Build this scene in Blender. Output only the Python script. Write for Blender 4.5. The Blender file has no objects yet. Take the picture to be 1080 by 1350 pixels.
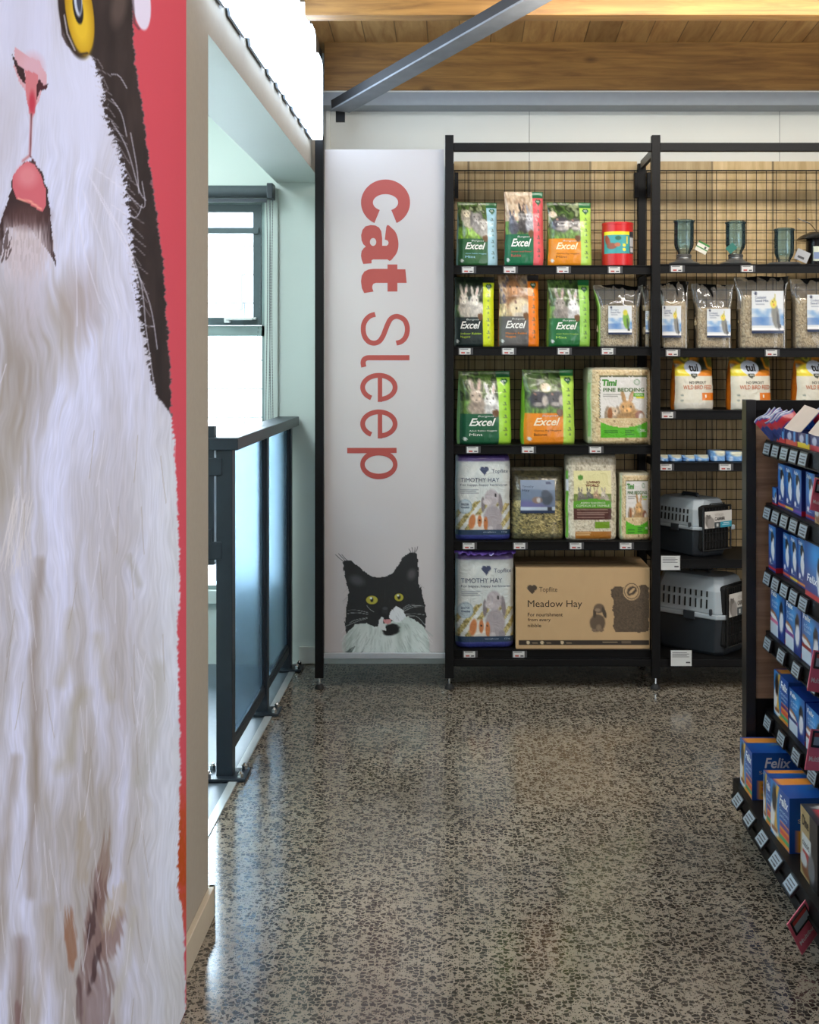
import bpy, bmesh, math, random
import numpy as np
from mathutils import Vector, Matrix
random.seed(7)
S = bpy.context.scene
COL = S.collection
# ------------------------------------------------------------------ camera, world, light
F = 1600.0; CX, CY, CH = 605.0, 475.0, 1.4       # focal length in px, principal point, camera height
cam_d = bpy.data.cameras.new('camera'); cam = bpy.data.objects.new('camera', cam_d); COL.objects.link(cam)
cam.location = (0, 0, CH); cam.rotation_euler = (math.pi/2, 0, 0)
cam_d.sensor_fit = 'HORIZONTAL'; cam_d.sensor_width = 36; cam_d.lens = F/1080*36
cam_d.shift_x = -(CX-540)/1080; cam_d.shift_y = -(675-CY)/1080
cam_d.clip_start = 0.05; cam_d.clip_end = 100
S.camera = cam
w = bpy.data.worlds.new('sky'); S.world = w; w.use_nodes = True
w.node_tree.nodes['Background'].inputs[0].default_value = (0.66, 0.83, 1.0, 1)
w.node_tree.nodes['Background'].inputs[1].default_value = 20.0
S.view_settings.view_transform = 'Standard'; S.view_settings.look = 'None'
S.view_settings.gamma = 1; S.view_settings.use_curve_mapping = False
S.view_settings.exposure = 0.0
def area(name, loc, rot, sx, sy, power, color, spread=math.pi):
    l = bpy.data.lights.new(name, 'AREA'); l.shape = 'RECTANGLE'; l.size = sx; l.size_y = sy
    l.energy = power; l.color = color; l.spread = spread
    o = bpy.data.objects.new(name, l); o.location = loc; o.rotation_euler = rot; COL.objects.link(o); return o
LT = [area('ceiling_lamp', (1.15, 4.05, 2.74), (math.radians(34), 0, 0), 1.9, 0.10, 27, (1.0, 0.95, 0.87)),
      area('ceiling_lamp', (0.9, 2.3, 2.95), (math.radians(6), 0, 0), 2.4, 0.3, 18, (1.0, 0.97, 0.93)),
      area('ceiling_lamp', (2.8, 2.4, 2.85), (0, math.radians(28), 0), 0.4, 2.0, 20, (0.95, 0.96, 1.0)),
      area('beam_fill', (1.2, 4.1, 2.35), (math.pi, 0, 0), 2.0, 0.12, 20, (1.0, 0.93, 0.82)),  # added fill aimed upward to brighten the beams and ceiling boards
      area('front_fill', (1.0, -1.4, 1.7), (math.radians(90), 0, 0), 3.0, 2.0, 7, (0.88, 0.94, 1.0)),  # added frontal fill behind the camera, no shop window there
      area('landing_fill', (-1.6, 4.2, 2.72), (0, 0, 0), 0.8, 1.6, 46, (0.84, 0.97, 1.0)),  # unseen fill added to brighten the alcove and landing
      area('poster_fill', (0.9, 1.5, 2.95), (0, 0, 0), 0.25, 0.9, 4, (0.90, 0.92, 1.0), math.radians(80)),  # extra fill added to lift the poster
      area('side_fill', (3.15, 1.1, 1.25), (0, math.radians(90), 0), 1.9, 2.4, 58, (0.86, 0.91, 1.0))]  # added fill from the right, that wall has no window
LT[6].rotation_euler = (Vector((-.58, 2.2, .1))-Vector((0.9, 1.5, 2.95))).to_track_quat('-Z', 'Y').to_euler()
sun_d = bpy.data.lights.new('sun', 'SUN'); sun_d.energy = 14.0; sun_d.angle = 0.01; sun_d.color = (1, 0.98, 0.94)
sun = bpy.data.objects.new('sun', sun_d); COL.objects.link(sun)
sun.rotation_euler = Vector((0.25, 0.75, -0.75)).to_track_quat('-Z', 'Y').to_euler()

# ------------------------------------------------------------------ helpers
def lin(c):
    c = np.asarray(c, float)/255.0
    return np.where(c <= 0.04045, c/12.92, ((c+0.055)/1.055)**2.4)
def P(px, py, Y): return Vector(((px-CX)*Y/F, Y, CH-(py-CY)*Y/F))
def tag(o, label=None, cat=None, group=None, kind=None):
    if label: o['label'] = label
    if cat: o['category'] = cat
    if group: o['group'] = group
    if kind: o['kind'] = kind
    return o
def empty(name, loc=(0, 0, 0), rz=0):
    o = bpy.data.objects.new(name, None); o.location = loc; o.rotation_euler = (0, 0, rz)
    o.empty_display_size = 0.05; COL.objects.link(o); return o
def mesh_obj(name, me, parent=None, loc=None, rz=None):
    o = bpy.data.objects.new(name, me); COL.objects.link(o)
    if parent: o.parent = parent
    if loc is not None: o.location = loc
    if rz is not None: o.rotation_euler = (0, 0, rz)
    return o
def nodes_of(m): return m.node_tree.nodes, m.node_tree.links
MC = {}
def mat(name, rgb, rough=0.5, metal=0.0, coat=0.0, emit=0, spec=0.5):
    if name in MC: return MC[name]
    m = bpy.data.materials.new(name); m.use_nodes = True
    b = m.node_tree.nodes['Principled BSDF']
    c = lin(rgb); b.inputs['Base Color'].default_value = (*c, 1)
    b.inputs['Roughness'].default_value = rough; b.inputs['Metallic'].default_value = metal
    b.inputs['Coat Weight'].default_value = coat; b.inputs['Coat Roughness'].default_value = 0.15
    b.inputs['Specular IOR Level'].default_value = spec
    if emit:
        b.inputs['Emission Color'].default_value = (*c, 1); b.inputs['Emission Strength'].default_value = emit
    MC[name] = m; return m
def noisy(name, rgb, rough=0.5, amt=0.12, scale=6, bump=0.0, metal=0, stretch=(1, 1, 1)):
    """plain paint with a slight unevenness"""
    if name in MC: return MC[name]
    m = mat(name, rgb, rough, metal); N, L = nodes_of(m); b = N['Principled BSDF']
    tc = N.new('ShaderNodeTexCoord'); mp = N.new('ShaderNodeMapping'); mp.inputs['Scale'].default_value = stretch
    nz = N.new('ShaderNodeTexNoise'); nz.inputs['Scale'].default_value = scale; nz.inputs['Detail'].default_value = 5
    rp = N.new('ShaderNodeValToRGB'); c = lin(rgb)
    rp.color_ramp.elements[0].position = 0.3; rp.color_ramp.elements[1].position = 0.7
    rp.color_ramp.elements[0].color = (*(c*(1-amt)), 1); rp.color_ramp.elements[1].color = (*np.minimum(c*(1+amt), 1), 1)
    L.new(tc.outputs['Object'], mp.inputs[0]); L.new(mp.outputs[0], nz.inputs['Vector'])
    L.new(nz.outputs['Fac'], rp.inputs[0]); L.new(rp.outputs[0], b.inputs['Base Color'])
    if bump:
        bp = N.new('ShaderNodeBump'); bp.inputs['Strength'].default_value = bump; bp.inputs['Distance'].default_value = 0.002
        L.new(nz.outputs['Fac'], bp.inputs['Height']); L.new(bp.outputs[0], b.inputs['Normal'])
    return m
def wood(name, dark, light, axis=0, scale=3.0, rough=0.55, knots=False, plank=0, plank_axis=0, stretch=14):
    m = mat(name, light, rough); N, L = nodes_of(m); b = N['Principled BSDF']
    tc = N.new('ShaderNodeTexCoord'); mp = N.new('ShaderNodeMapping')
    sc = [stretch]*3; sc[axis] = 1.0; mp.inputs['Scale'].default_value = sc
    L.new(tc.outputs['Object'], mp.inputs[0])
    nz = N.new('ShaderNodeTexNoise'); nz.inputs['Scale'].default_value = scale; nz.inputs['Detail'].default_value = 8
    nz.inputs['Roughness'].default_value = 0.62; nz.inputs['Distortion'].default_value = 0.6
    L.new(mp.outputs[0], nz.inputs['Vector'])
    rp = N.new('ShaderNodeValToRGB'); rp.color_ramp.elements[0].position = 0.32; rp.color_ramp.elements[1].position = 0.68
    rp.color_ramp.elements[0].color = (*lin(dark), 1); rp.color_ramp.elements[1].color = (*lin(light), 1)
    L.new(nz.outputs['Fac'], rp.inputs[0]); out = rp.outputs[0]
    n2 = N.new('ShaderNodeTexNoise'); n2.inputs['Scale'].default_value = 1.7; n2.inputs['Detail'].default_value = 2
    L.new(tc.outputs['Object'], n2.inputs['Vector'])
    mx = N.new('ShaderNodeMix'); mx.data_type = 'RGBA'; mx.blend_type = 'MULTIPLY'; mx.inputs[0].default_value = 0.35
    L.new(out, mx.inputs[6]); L.new(n2.outputs['Fac'], mx.inputs[7]); out = mx.outputs[2]
    if knots:
        vo = N.new('ShaderNodeTexVoronoi'); vo.inputs['Scale'].default_value = 4.0
        mk = N.new('ShaderNodeMapping'); ks = [1.7]*3; ks[axis] = 0.9; mk.inputs['Scale'].default_value = ks
        L.new(tc.outputs['Object'], mk.inputs[0]); L.new(mk.outputs[0], vo.inputs['Vector'])
        r2 = N.new('ShaderNodeValToRGB'); r2.color_ramp.elements[0].position = 0.045; r2.color_ramp.elements[1].position = 0.15
        r2.color_ramp.elements[0].color = (*lin((70, 42, 22)), 1); r2.color_ramp.elements[1].color = (1, 1, 1, 1)
        L.new(vo.outputs['Distance'], r2.inputs[0])
        m2 = N.new('ShaderNodeMix'); m2.data_type = 'RGBA'; m2.blend_type = 'MULTIPLY'; m2.inputs[0].default_value = 0.55
        L.new(out, m2.inputs[6]); L.new(r2.outputs[0], m2.inputs[7]); out = m2.outputs[2]
    if plank:
        sp = N.new('ShaderNodeSeparateXYZ'); L.new(tc.outputs['Object'], sp.inputs[0])
        dv = N.new('ShaderNodeMath'); dv.operation = 'DIVIDE'; dv.inputs[1].default_value = plank
        L.new(sp.outputs[plank_axis], dv.inputs[0])
        fr = N.new('ShaderNodeMath'); fr.operation = 'FRACT'; L.new(dv.outputs[0], fr.inputs[0])
        gt = N.new('ShaderNodeMath'); gt.operation = 'GREATER_THAN'; gt.inputs[1].default_value = 0.035; L.new(fr.outputs[0], gt.inputs[0])
        fl = N.new('ShaderNodeMath'); fl.operation = 'FLOOR'; L.new(dv.outputs[0], fl.inputs[0])
        wn = N.new('ShaderNodeTexWhiteNoise'); wn.noise_dimensions = '1D'; L.new(fl.outputs[0], wn.inputs['W'])
        ml = N.new('ShaderNodeMath'); ml.operation = 'MULTIPLY_ADD'; ml.inputs[1].default_value = 0.35; ml.inputs[2].default_value = 0.65
        L.new(wn.outputs['Value'], ml.inputs[0])
        m4 = N.new('ShaderNodeMath'); m4.operation = 'MULTIPLY'; L.new(ml.outputs[0], m4.inputs[0])
        mr = N.new('ShaderNodeMath'); mr.operation = 'MULTIPLY_ADD'; mr.inputs[1].default_value = 0.6; mr.inputs[2].default_value = 0.4
        L.new(gt.outputs[0], mr.inputs[0]); L.new(mr.outputs[0], m4.inputs[1])
        m3 = N.new('ShaderNodeMix'); m3.data_type = 'RGBA'; m3.blend_type = 'MULTIPLY'; m3.inputs[0].default_value = 1
        L.new(out, m3.inputs[6]); L.new(m4.outputs[0], m3.inputs[7]); out = m3.outputs[2]
    L.new(out, b.inputs['Base Color']); return m
def attr_mat(name, rough=0.4, coat=0.0, spec=0.5, bump=0.0):
    if name in MC: return MC[name]
    m = mat(name, (255, 255, 255), rough, coat=coat, spec=spec); N, L = nodes_of(m)
    a = N.new('ShaderNodeAttribute'); a.attribute_name = 'print'
    L.new(a.outputs['Color'], N['Principled BSDF'].inputs['Base Color'])
    if bump:
        tc = N.new('ShaderNodeTexCoord'); nz = N.new('ShaderNodeTexNoise'); nz.inputs['Scale'].default_value = 22; nz.inputs['Detail'].default_value = 3
        nz.inputs['Distortion'].default_value = 1.5
        L.new(tc.outputs['Object'], nz.inputs['Vector'])
        bp = N.new('ShaderNodeBump'); bp.inputs['Strength'].default_value = bump; bp.inputs['Distance'].default_value = 0.01
        L.new(nz.outputs['Fac'], bp.inputs['Height']); L.new(bp.outputs[0], N['Principled BSDF'].inputs['Normal'])
    return m
# geometry ---------------------------------------------------------
class MB:
    def __init__(s): s.v = []; s.f = []; s.mi = []; s.cur = 0
    def box(s, x0, y0, z0, x1, y1, z1, M=None):
        n = len(s.v); c = [(x0,y0,z0),(x1,y0,z0),(x1,y1,z0),(x0,y1,z0),(x0,y0,z1),(x1,y0,z1),(x1,y1,z1),(x0,y1,z1)]
        if M is not None: c = [tuple(M @ Vector(p)) for p in c]
        s.v += c
        for q in ((0,3,2,1),(4,5,6,7),(0,1,5,4),(1,2,6,5),(2,3,7,6),(3,0,4,7)): s.f.append([n+i for i in q]); s.mi.append(s.cur)
        return s
    def quad(s, a, b, c, d):
        n = len(s.v); s.v += [tuple(a), tuple(b), tuple(c), tuple(d)]; s.f.append([n, n+1, n+2, n+3]); s.mi.append(s.cur); return s
    def tube(s, a, b, r, n=8, r2=None, cap=True):
        a = Vector(a); b = Vector(b); d = (b-a).normalized(); u = d.orthogonal().normalized(); w_ = d.cross(u)
        k = len(s.v); r2 = r if r2 is None else r2
        for p, rr in ((a, r), (b, r2)):
            for i in range(n):
                t = 2*math.pi*i/n; s.v.append(tuple(p+(u*math.cos(t)+w_*math.sin(t))*rr))
        for i in range(n): j = (i+1) % n; s.f.append([k+i, k+j, k+n+j, k+n+i]); s.mi.append(s.cur)
        if cap: s.f.append([k+i for i in range(n)][::-1]); s.f.append([k+n+i for i in range(n)]); s.mi += [s.cur]*2
        return s
    def path(s, pts, r, n=6):
        for a, b in zip(pts, pts[1:]): s.tube(a, b, r, n)
        return s
    def lathe(s, prof, c=(0, 0, 0), n=28, cap=False):
        k = len(s.v)
        for r, z in prof:
            for i in range(n): t = 2*math.pi*i/n; s.v.append((c[0]+r*math.cos(t), c[1]+r*math.sin(t), c[2]+z))
        for q in range(len(prof)-1):
            for i in range(n): j = (i+1) % n; s.f.append([k+q*n+i, k+q*n+j, k+(q+1)*n+j, k+(q+1)*n+i]); s.mi.append(s.cur)
        if cap: s.f.append([k+i for i in range(n)][::-1]); s.f.append([k+(len(prof)-1)*n+i for i in range(n)]); s.mi += [s.cur]*2
        return s
    def prism(s, poly, ax, a0, a1):
        """poly of (p,q) pairs swept along axis ax from a0 to a1"""
        n = len(s.v); k = len(poly)
        for a in (a0, a1):
            for p, q in poly:
                s.v.append({0: (a, p, q), 1: (p, a, q), 2: (p, q, a)}[ax])
        for i in range(k): j = (i+1) % k; s.f.append([n+i, n+j, n+k+j, n+k+i]); s.mi.append(s.cur)
        s.f.append([n+i for i in range(k)][::-1]); s.f.append([n+k+i for i in range(k)]); s.mi += [s.cur]*2
        return s
    def build(s, name, m, parent=None, loc=None, rz=None, smooth=False, bevel=0.0, seg=2):
        me = bpy.data.meshes.new(name); me.from_pydata(s.v, [], s.f)
        ms = m if isinstance(m, (list, tuple)) else [m]
        for x in ms: me.materials.append(x)
        me.polygons.foreach_set('material_index', s.mi)
        bm = bmesh.new(); bm.from_mesh(me); bmesh.ops.recalc_face_normals(bm, faces=bm.faces)
        bm.to_mesh(me); bm.free()
        if smooth:
            me.polygons.foreach_set('use_smooth', [True]*len(me.polygons))
            try: me.set_sharp_from_angle(angle=math.radians(40))
            except Exception: pass
        o = mesh_obj(name, me, parent, loc, rz)
        if bevel:
            b = o.modifiers.new('bevel', 'BEVEL'); b.width = bevel; b.segments = seg; b.limit_method = 'ANGLE'
        return o
def box(name, x0, y0, z0, x1, y1, z1, m, parent=None, bevel=0.0, **k):
    return MB().box(x0, y0, z0, x1, y1, z1).build(name, m, parent, bevel=bevel, **k)
def struct(name, o): o.name = name; o['kind'] = 'structure'; return o
def curve_mesh(splines, name='tmp'):
    """filled flat shapes (holes by nesting) from lists of 2D points"""
    cu = bpy.data.curves.new(name, 'CURVE'); cu.dimensions = '2D'; cu.fill_mode = 'BOTH'
    for pts in splines:
        sp = cu.splines.new('POLY'); sp.points.add(len(pts)-1)
        for p, q in zip(sp.points, pts): p.co = (q[0], q[1], 0, 1)
        sp.use_cyclic_u = True
    o = bpy.data.objects.new(name, cu); COL.objects.link(o); bpy.context.view_layer.update()
    me = bpy.data.meshes.new_from_object(o.evaluated_get(bpy.context.evaluated_depsgraph_get()))
    bpy.data.objects.remove(o); bpy.data.curves.remove(cu); return me
TXT = {}
def text_data(s, bold=0.0, shear=0.0):
    k = (s, bold, shear)
    if k not in TXT:
        cu = bpy.data.curves.new('t', 'FONT'); cu.body = s; cu.size = 1; cu.shear = shear; cu.offset = bold; cu.resolution_u = 3
        o = bpy.data.objects.new('t', cu); COL.objects.link(o); bpy.context.view_layer.update()
        me = bpy.data.meshes.new_from_object(o.evaluated_get(bpy.context.evaluated_depsgraph_get()))
        bpy.data.objects.remove(o); bpy.data.curves.remove(cu)
        v = np.array([tuple(q.co) for q in me.vertices]); f = [list(p.vertices) for p in me.polygons]
        bpy.data.meshes.remove(me)
        x0, x1 = v[:, 0].min(), v[:, 0].max(); y0, y1 = v[:, 1].min(), v[:, 1].max()
        TXT[k] = ((v[:, 0]-x0)/(x1-x0), (v[:, 1]-y0)/(y1-y0), f)
    return TXT[k]
def letters(lines, surf, parent, name='lettering'):
    """lines: (text, x0, y0, x1, y1, rgb, bold, shear) with boxes in the (u, v) frame of surf(u, v) -> local point, v down"""
    for s, x0, y0, x1, y1, rgb, *r in lines:
        tx, ty, f = text_data(s, *(r if r else ()))
        vs = [tuple(surf(x0+a*(x1-x0), y1-b*(y1-y0))) for a, b in zip(tx, ty)]
        me = bpy.data.meshes.new(name); me.from_pydata(vs, [], f); me.materials.append(mat('ink_%d_%d_%d' % tuple(rgb), rgb, 0.5))
        mesh_obj(name, me, parent)
# numpy paint ------------------------------------------------------
def h2(ix, iy, s=0):
    n = (ix*374761393+iy*668265263+s*1442695041) & 0xffffffff
    n = ((n ^ (n >> 13))*1274126177) & 0xffffffff
    return ((n ^ (n >> 16)) & 0xffff)/65535.0
def vn(x, y, s=0):
    x = np.asarray(x, float); y = np.asarray(y, float)
    ix = np.floor(x).astype(np.int64); iy = np.floor(y).astype(np.int64); fx = x-ix; fy = y-iy
    fx = fx*fx*(3-2*fx); fy = fy*fy*(3-2*fy)
    return (h2(ix, iy, s)*(1-fx)+h2(ix+1, iy, s)*fx)*(1-fy)+(h2(ix, iy+1, s)*(1-fx)+h2(ix+1, iy+1, s)*fx)*fy
def fbm(x, y, s=0, o=4):
    t = 0; a = 0.5; n = 0
    for i in range(o): t = t+a*vn(x*2**i, y*2**i, s+i); n += a; a *= 0.5
    return t/n
class Art:
    def __init__(s, u, v, base, jit=0.0):
        s.u = np.asarray(u, float); s.v = np.asarray(v, float); s.jit = jit
        s.c = np.tile(np.array(base, float), (len(s.u), 1))
    def put(s, m, rgb):
        m = np.clip(m, 0, 1)[:, None]; rgb = np.asarray(rgb, float); s.c = s.c*(1-m)+rgb*m; return s
    def rect(s, x0, y0, x1, y1, rgb, a=1): return s.put(((s.u >= x0)&(s.u <= x1)&(s.v >= y0)&(s.v <= y1))*a, rgb)
    def ell(s, cx, cy, rx, ry, rgb, rot=0, soft=0.15, a=1, rag=0.0):
        t = math.radians(rot); dx = s.u-cx; dy = s.v-cy
        x = (dx*math.cos(t)+dy*math.sin(t))/rx; y = (-dx*math.sin(t)+dy*math.cos(t))/ry
        r = np.sqrt(x*x+y*y)
        if rag: r = r+rag*(fbm(s.u/rx*2.5+cx, s.v/ry*2.5, 5)-.5)
        return s.put(np.clip((1-r)/soft+.5, 0, 1)*a, rgb)
    def inside(s, pts, wob=0.0, ws=1.0):
        x = s.u.copy(); y = s.v.copy()
        if wob: x = x+wob*(fbm(s.u*ws, s.v*ws, 3)-.5); y = y+wob*(fbm(s.u*ws+9, s.v*ws, 4)-.5)
        c = np.zeros(len(x), bool); n = len(pts)
        for i in range(n):
            (x1, y1), (x2, y2) = pts[i], pts[(i+1) % n]
            if y1 == y2: continue
            k = ((y1 > y) != (y2 > y)) & (x < (x2-x1)*(y-y1)/(y2-y1)+x1); c ^= k
        return c
    def poly(s, pts, rgb, a=1, wob=0.0, ws=1.0): return s.put(s.inside(pts, wob, ws)*a, rgb)
    def line(s, pts, w, rgb, a=1, soft=0.5):
        d = np.full(len(s.u), 1e9)
        for (x1, y1), (x2, y2) in zip(pts, pts[1:]):
            lx, ly = x2-x1, y2-y1; q = lx*lx+ly*ly+1e-12
            t = np.clip(((s.u-x1)*lx+(s.v-y1)*ly)/q, 0, 1)
            d = np.minimum(d, np.hypot(s.u-x1-t*lx, s.v-y1-t*ly))
        return s.put(np.clip((w/2-d)/(soft*w)+.5, 0, 1)*a, rgb)
    def speck(s, x0, y0, x1, y1, cols, sx, sy=None, seed=0, mask=None):
        sy = sy or sx; n = vn(s.u*sx, s.v*sy, seed); n2 = vn(s.u*sx*2.1+7, s.v*sy*2.1, seed+3); n = (n*.6+n2*.4)
        n = np.clip((n-.2)/.6, 0, .999)*(len(cols)-1); i = n.astype(int); f = (n-i)[:, None]
        cc = np.array(cols+[cols[-1]], float); rgb = cc[i]*(1-f)+cc[i+1]*f
        m = ((s.u >= x0)&(s.u <= x1)&(s.v >= y0)&(s.v <= y1)).astype(float) if mask is None else mask
        m = m[:, None]; s.c = s.c*(1-m)+rgb*m; return s
    def lin(s): return lin(np.clip(s.c, 0, 255))
def smo(pts, n=6):
    P_ = [pts[0]]+list(pts)+[pts[-1]]; out = []
    for i in range(len(pts)-1):
        p0, p1, p2, p3 = (np.array(P_[i+j], float) for j in range(4))
        for t in np.arange(n)/n: out.append(tuple(.5*((2*p1)+(-p0+p2)*t+(2*p0-5*p1+4*p2-p3)*t*t+(-p0+3*p1-3*p2+p3)*t**3)))
    return out+[tuple(pts[-1])]
def grid_obj(name, us, vs, surf, colors, m, parent=None, smooth=True):
    """one grid surface; surf(U,V)->(n,3); colors (n,3) linear"""
    U, V = np.meshgrid(us, vs); n, k = len(vs), len(us)
    p = surf(U.ravel(), V.ravel())
    idx = np.arange(n*k).reshape(n, k)
    f = np.stack([idx[:-1, :-1], idx[1:, :-1], idx[1:, 1:], idx[:-1, 1:]], -1).reshape(-1, 4)
    return raw_mesh(name, p, f, colors, m, parent, smooth)
def raw_mesh(name, p, f, colors, m, parent=None, smooth=True, extra=None):
    me = bpy.data.meshes.new(name)
    fl = f.tolist() if hasattr(f, 'tolist') else f
    if extra: fl = fl+extra
    me.from_pydata(np.asarray(p).tolist(), [], fl)
    a = me.color_attributes.new('print', 'FLOAT_COLOR', 'POINT')
    cc = np.ones((len(p), 4), np.float32); cc[:, :3] = colors; a.data.foreach_set('color', cc.ravel())
    me.materials.append(m)
    if smooth: me.polygons.foreach_set('use_smooth', [True]*len(me.polygons))
    return mesh_obj(name, me, parent)

# ------------------------------------------------------------------ materials
blackm = noisy('black_powder_coat', (11, 11, 12), 0.5, 0.1, 40); blackm.node_tree.nodes['Principled BSDF'].inputs['Specular IOR Level'].default_value = 0.22
slate = noisy('slate_powder_coat', (30, 40, 50), 0.4, 0.08, 30)
steel = noisy('brushed_steel', (120, 124, 128), 0.35, 0.1, 30, metal=0.8)
galv = noisy('painted_brace', (112, 116, 122), 0.5, 0.15, 12)
whitep = noisy('white_wall_paint', (216, 216, 208), 0.7, 0.02, 3)
alcovep = noisy('alcove_paint', (205, 214, 208), 0.6, 0.02, 3)
beigep = noisy('greige_wall_paint', (160, 151, 136), 0.65, 0.03, 60)
alu = noisy('window_aluminium', (140, 156, 154), 0.4, 0.05, 20, metal=0.4)
cardm = attr_mat('printed_card', 0.45); bagm = attr_mat('printed_film', 0.34, coat=0.35, bump=0.25)
plainbag = attr_mat('printed_wrap', 0.4, coat=0.5, bump=0.5); fabricm = attr_mat('printed_fabric', 0.75, spec=0.2)
chrome = mat('chrome', (205, 208, 210), 0.15, 1.0)
rubber = mat('rubber_foot', (30, 30, 30), 0.7)
oak = wood('oak_board', (206, 174, 116), (242, 212, 158), 2, 3.0, 0.55, stretch=10, plank=0.28)
beamw = wood('pine_beam', (124, 86, 40), (176, 130, 66), 0, 3.0, 0.5, knots=True)
plankw = wood('pine_ceiling_board', (176, 126, 72), (222, 176, 112), 1, 3.0, 0.5, plank=0.14, stretch=8)
brownw = wood('brown_oak_board', (146, 118, 94), (194, 162, 132), 0, 3.0, 0.5)
def terrazzo():
    m = mat('polished_aggregate_concrete', (130, 120, 105), 0.155); N, L = nodes_of(m); b = N['Principled BSDF']
    tc = N.new('ShaderNodeTexCoord'); nz = N.new('ShaderNodeTexNoise'); nz.inputs['Scale'].default_value = 60; nz.inputs['Detail'].default_value = 2
    L.new(tc.outputs['Object'], nz.inputs['Vector'])
    ms = N.new('ShaderNodeVectorMath'); ms.operation = 'MULTIPLY_ADD'; ms.inputs[1].default_value = (.0035, .0035, 0); L.new(nz.outputs['Color'], ms.inputs[0]); L.new(tc.outputs['Object'], ms.inputs[2])
    n3 = N.new('ShaderNodeTexNoise'); n3.inputs['Scale'].default_value = 2.2; n3.inputs['Detail'].default_value = 3; L.new(tc.outputs['Object'], n3.inputs['Vector'])
    n4 = N.new('ShaderNodeTexNoise'); n4.inputs['Scale'].default_value = 300; L.new(tc.outputs['Object'], n4.inputs['Vector'])
    base = N.new('ShaderNodeValToRGB'); base.color_ramp.elements[0].color = (*lin((119, 111, 99)), 1); base.color_ramp.elements[1].color = (*lin((150, 141, 126)), 1)
    base.color_ramp.elements[0].position = .35; base.color_ramp.elements[1].position = .65
    mm = N.new('ShaderNodeMath'); mm.operation = 'MULTIPLY_ADD'; mm.inputs[1].default_value = 0.6; L.new(n3.outputs['Fac'], mm.inputs[0])
    m5 = N.new('ShaderNodeMath'); m5.operation = 'MULTIPLY'; m5.inputs[1].default_value = 0.4; L.new(n4.outputs['Fac'], m5.inputs[0]); L.new(m5.outputs[0], mm.inputs[2])
    L.new(mm.outputs[0], base.inputs[0]); out = base.outputs[0]
    for sc, lo, thr, w0 in ((190, 0.56, 0.10, 0), (76, 0.46, 0.06, 1)):
        ve = N.new('ShaderNodeTexVoronoi'); ve.feature = 'DISTANCE_TO_EDGE'; ve.voronoi_dimensions = '2D'; ve.inputs['Scale'].default_value = sc
        vf = N.new('ShaderNodeTexVoronoi'); vf.voronoi_dimensions = '2D'; vf.inputs['Scale'].default_value = sc
        L.new(ms.outputs[0], ve.inputs['Vector']); L.new(ms.outputs[0], vf.inputs['Vector'])
        sp = N.new('ShaderNodeSeparateColor'); L.new(vf.outputs['Color'], sp.inputs[0])
        g1 = N.new('ShaderNodeMath'); g1.operation = 'GREATER_THAN'; g1.inputs[1].default_value = lo; L.new(sp.outputs[0], g1.inputs[0])
        th = N.new('ShaderNodeMath'); th.operation = 'MULTIPLY_ADD'; th.inputs[1].default_value = 0.16; th.inputs[2].default_value = thr; L.new(sp.outputs[1], th.inputs[0])
        g2 = N.new('ShaderNodeMath'); g2.operation = 'GREATER_THAN'; L.new(ve.outputs['Distance'], g2.inputs[0]); L.new(th.outputs[0], g2.inputs[1])
        an = N.new('ShaderNodeMath'); an.operation = 'MULTIPLY'; L.new(g1.outputs[0], an.inputs[0]); L.new(g2.outputs[0], an.inputs[1])
        cr = N.new('ShaderNodeValToRGB'); cr.color_ramp.elements[0].color = (*lin((34, 31, 29)), 1); cr.color_ramp.elements[1].color = (*lin((66, 61, 55)), 1)
        L.new(sp.outputs[2], cr.inputs[0])
        mx = N.new('ShaderNodeMix'); mx.data_type = 'RGBA'; L.new(an.outputs[0], mx.inputs[0]); L.new(out, mx.inputs[6]); L.new(cr.outputs[0], mx.inputs[7]); out = mx.outputs[2]
    L.new(out, b.inputs['Base Color'])
    b.inputs['IOR'].default_value = 1.62
    bp = N.new('ShaderNodeBump'); bp.inputs['Strength'].default_value = 0.05; bp.inputs['Distance'].default_value = 0.004
    n6 = N.new('ShaderNodeTexNoise'); n6.inputs['Scale'].default_value = 7; L.new(tc.outputs['Object'], n6.inputs['Vector'])
    L.new(n6.outputs['Fac'], bp.inputs['Height']); L.new(bp.outputs[0], b.inputs['Normal']); L.new(bp.outputs[0], b.inputs['Coat Normal'])
    return m
def shader_mix(name, kind, rgb, fac, rough=0.1, tr=0.0):
    """glass: transparent + glossy (+ a share of frosting / haze)"""
    m = bpy.data.materials.new(name); m.use_nodes = True; N, L = nodes_of(m); N.clear()
    out = N.new('ShaderNodeOutputMaterial'); t = N.new('ShaderNodeBsdfTransparent'); g = N.new('ShaderNodeBsdfGlossy'); g.inputs['Roughness'].default_value = rough
    c = (*lin(rgb), 1)
    fr = N.new('ShaderNodeFresnel'); fr.inputs[0].default_value = 1.45
    if kind == 'clear': t.inputs[0].default_value = c; body = t.outputs[0]
    else:
        tl = N.new('ShaderNodeBsdfTranslucent'); tl.inputs[0].default_value = c
        df = N.new('ShaderNodeBsdfDiffuse'); df.inputs[0].default_value = c
        a1 = N.new('ShaderNodeMixShader'); a1.inputs[0].default_value = 0.3; L.new(tl.outputs[0], a1.inputs[1]); L.new(df.outputs[0], a1.inputs[2])
        a2 = N.new('ShaderNodeMixShader'); a2.inputs[0].default_value = fac; L.new(t.outputs[0], a2.inputs[1]); L.new(a1.outputs[0], a2.inputs[2]); body = a2.outputs[0]
    mx = N.new('ShaderNodeMixShader'); L.new(fr.outputs[0], mx.inputs[0]); L.new(body, mx.inputs[1]); L.new(g.outputs[0], mx.inputs[2])
    L.new(mx.outputs[0], out.inputs[0]); return m
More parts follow.
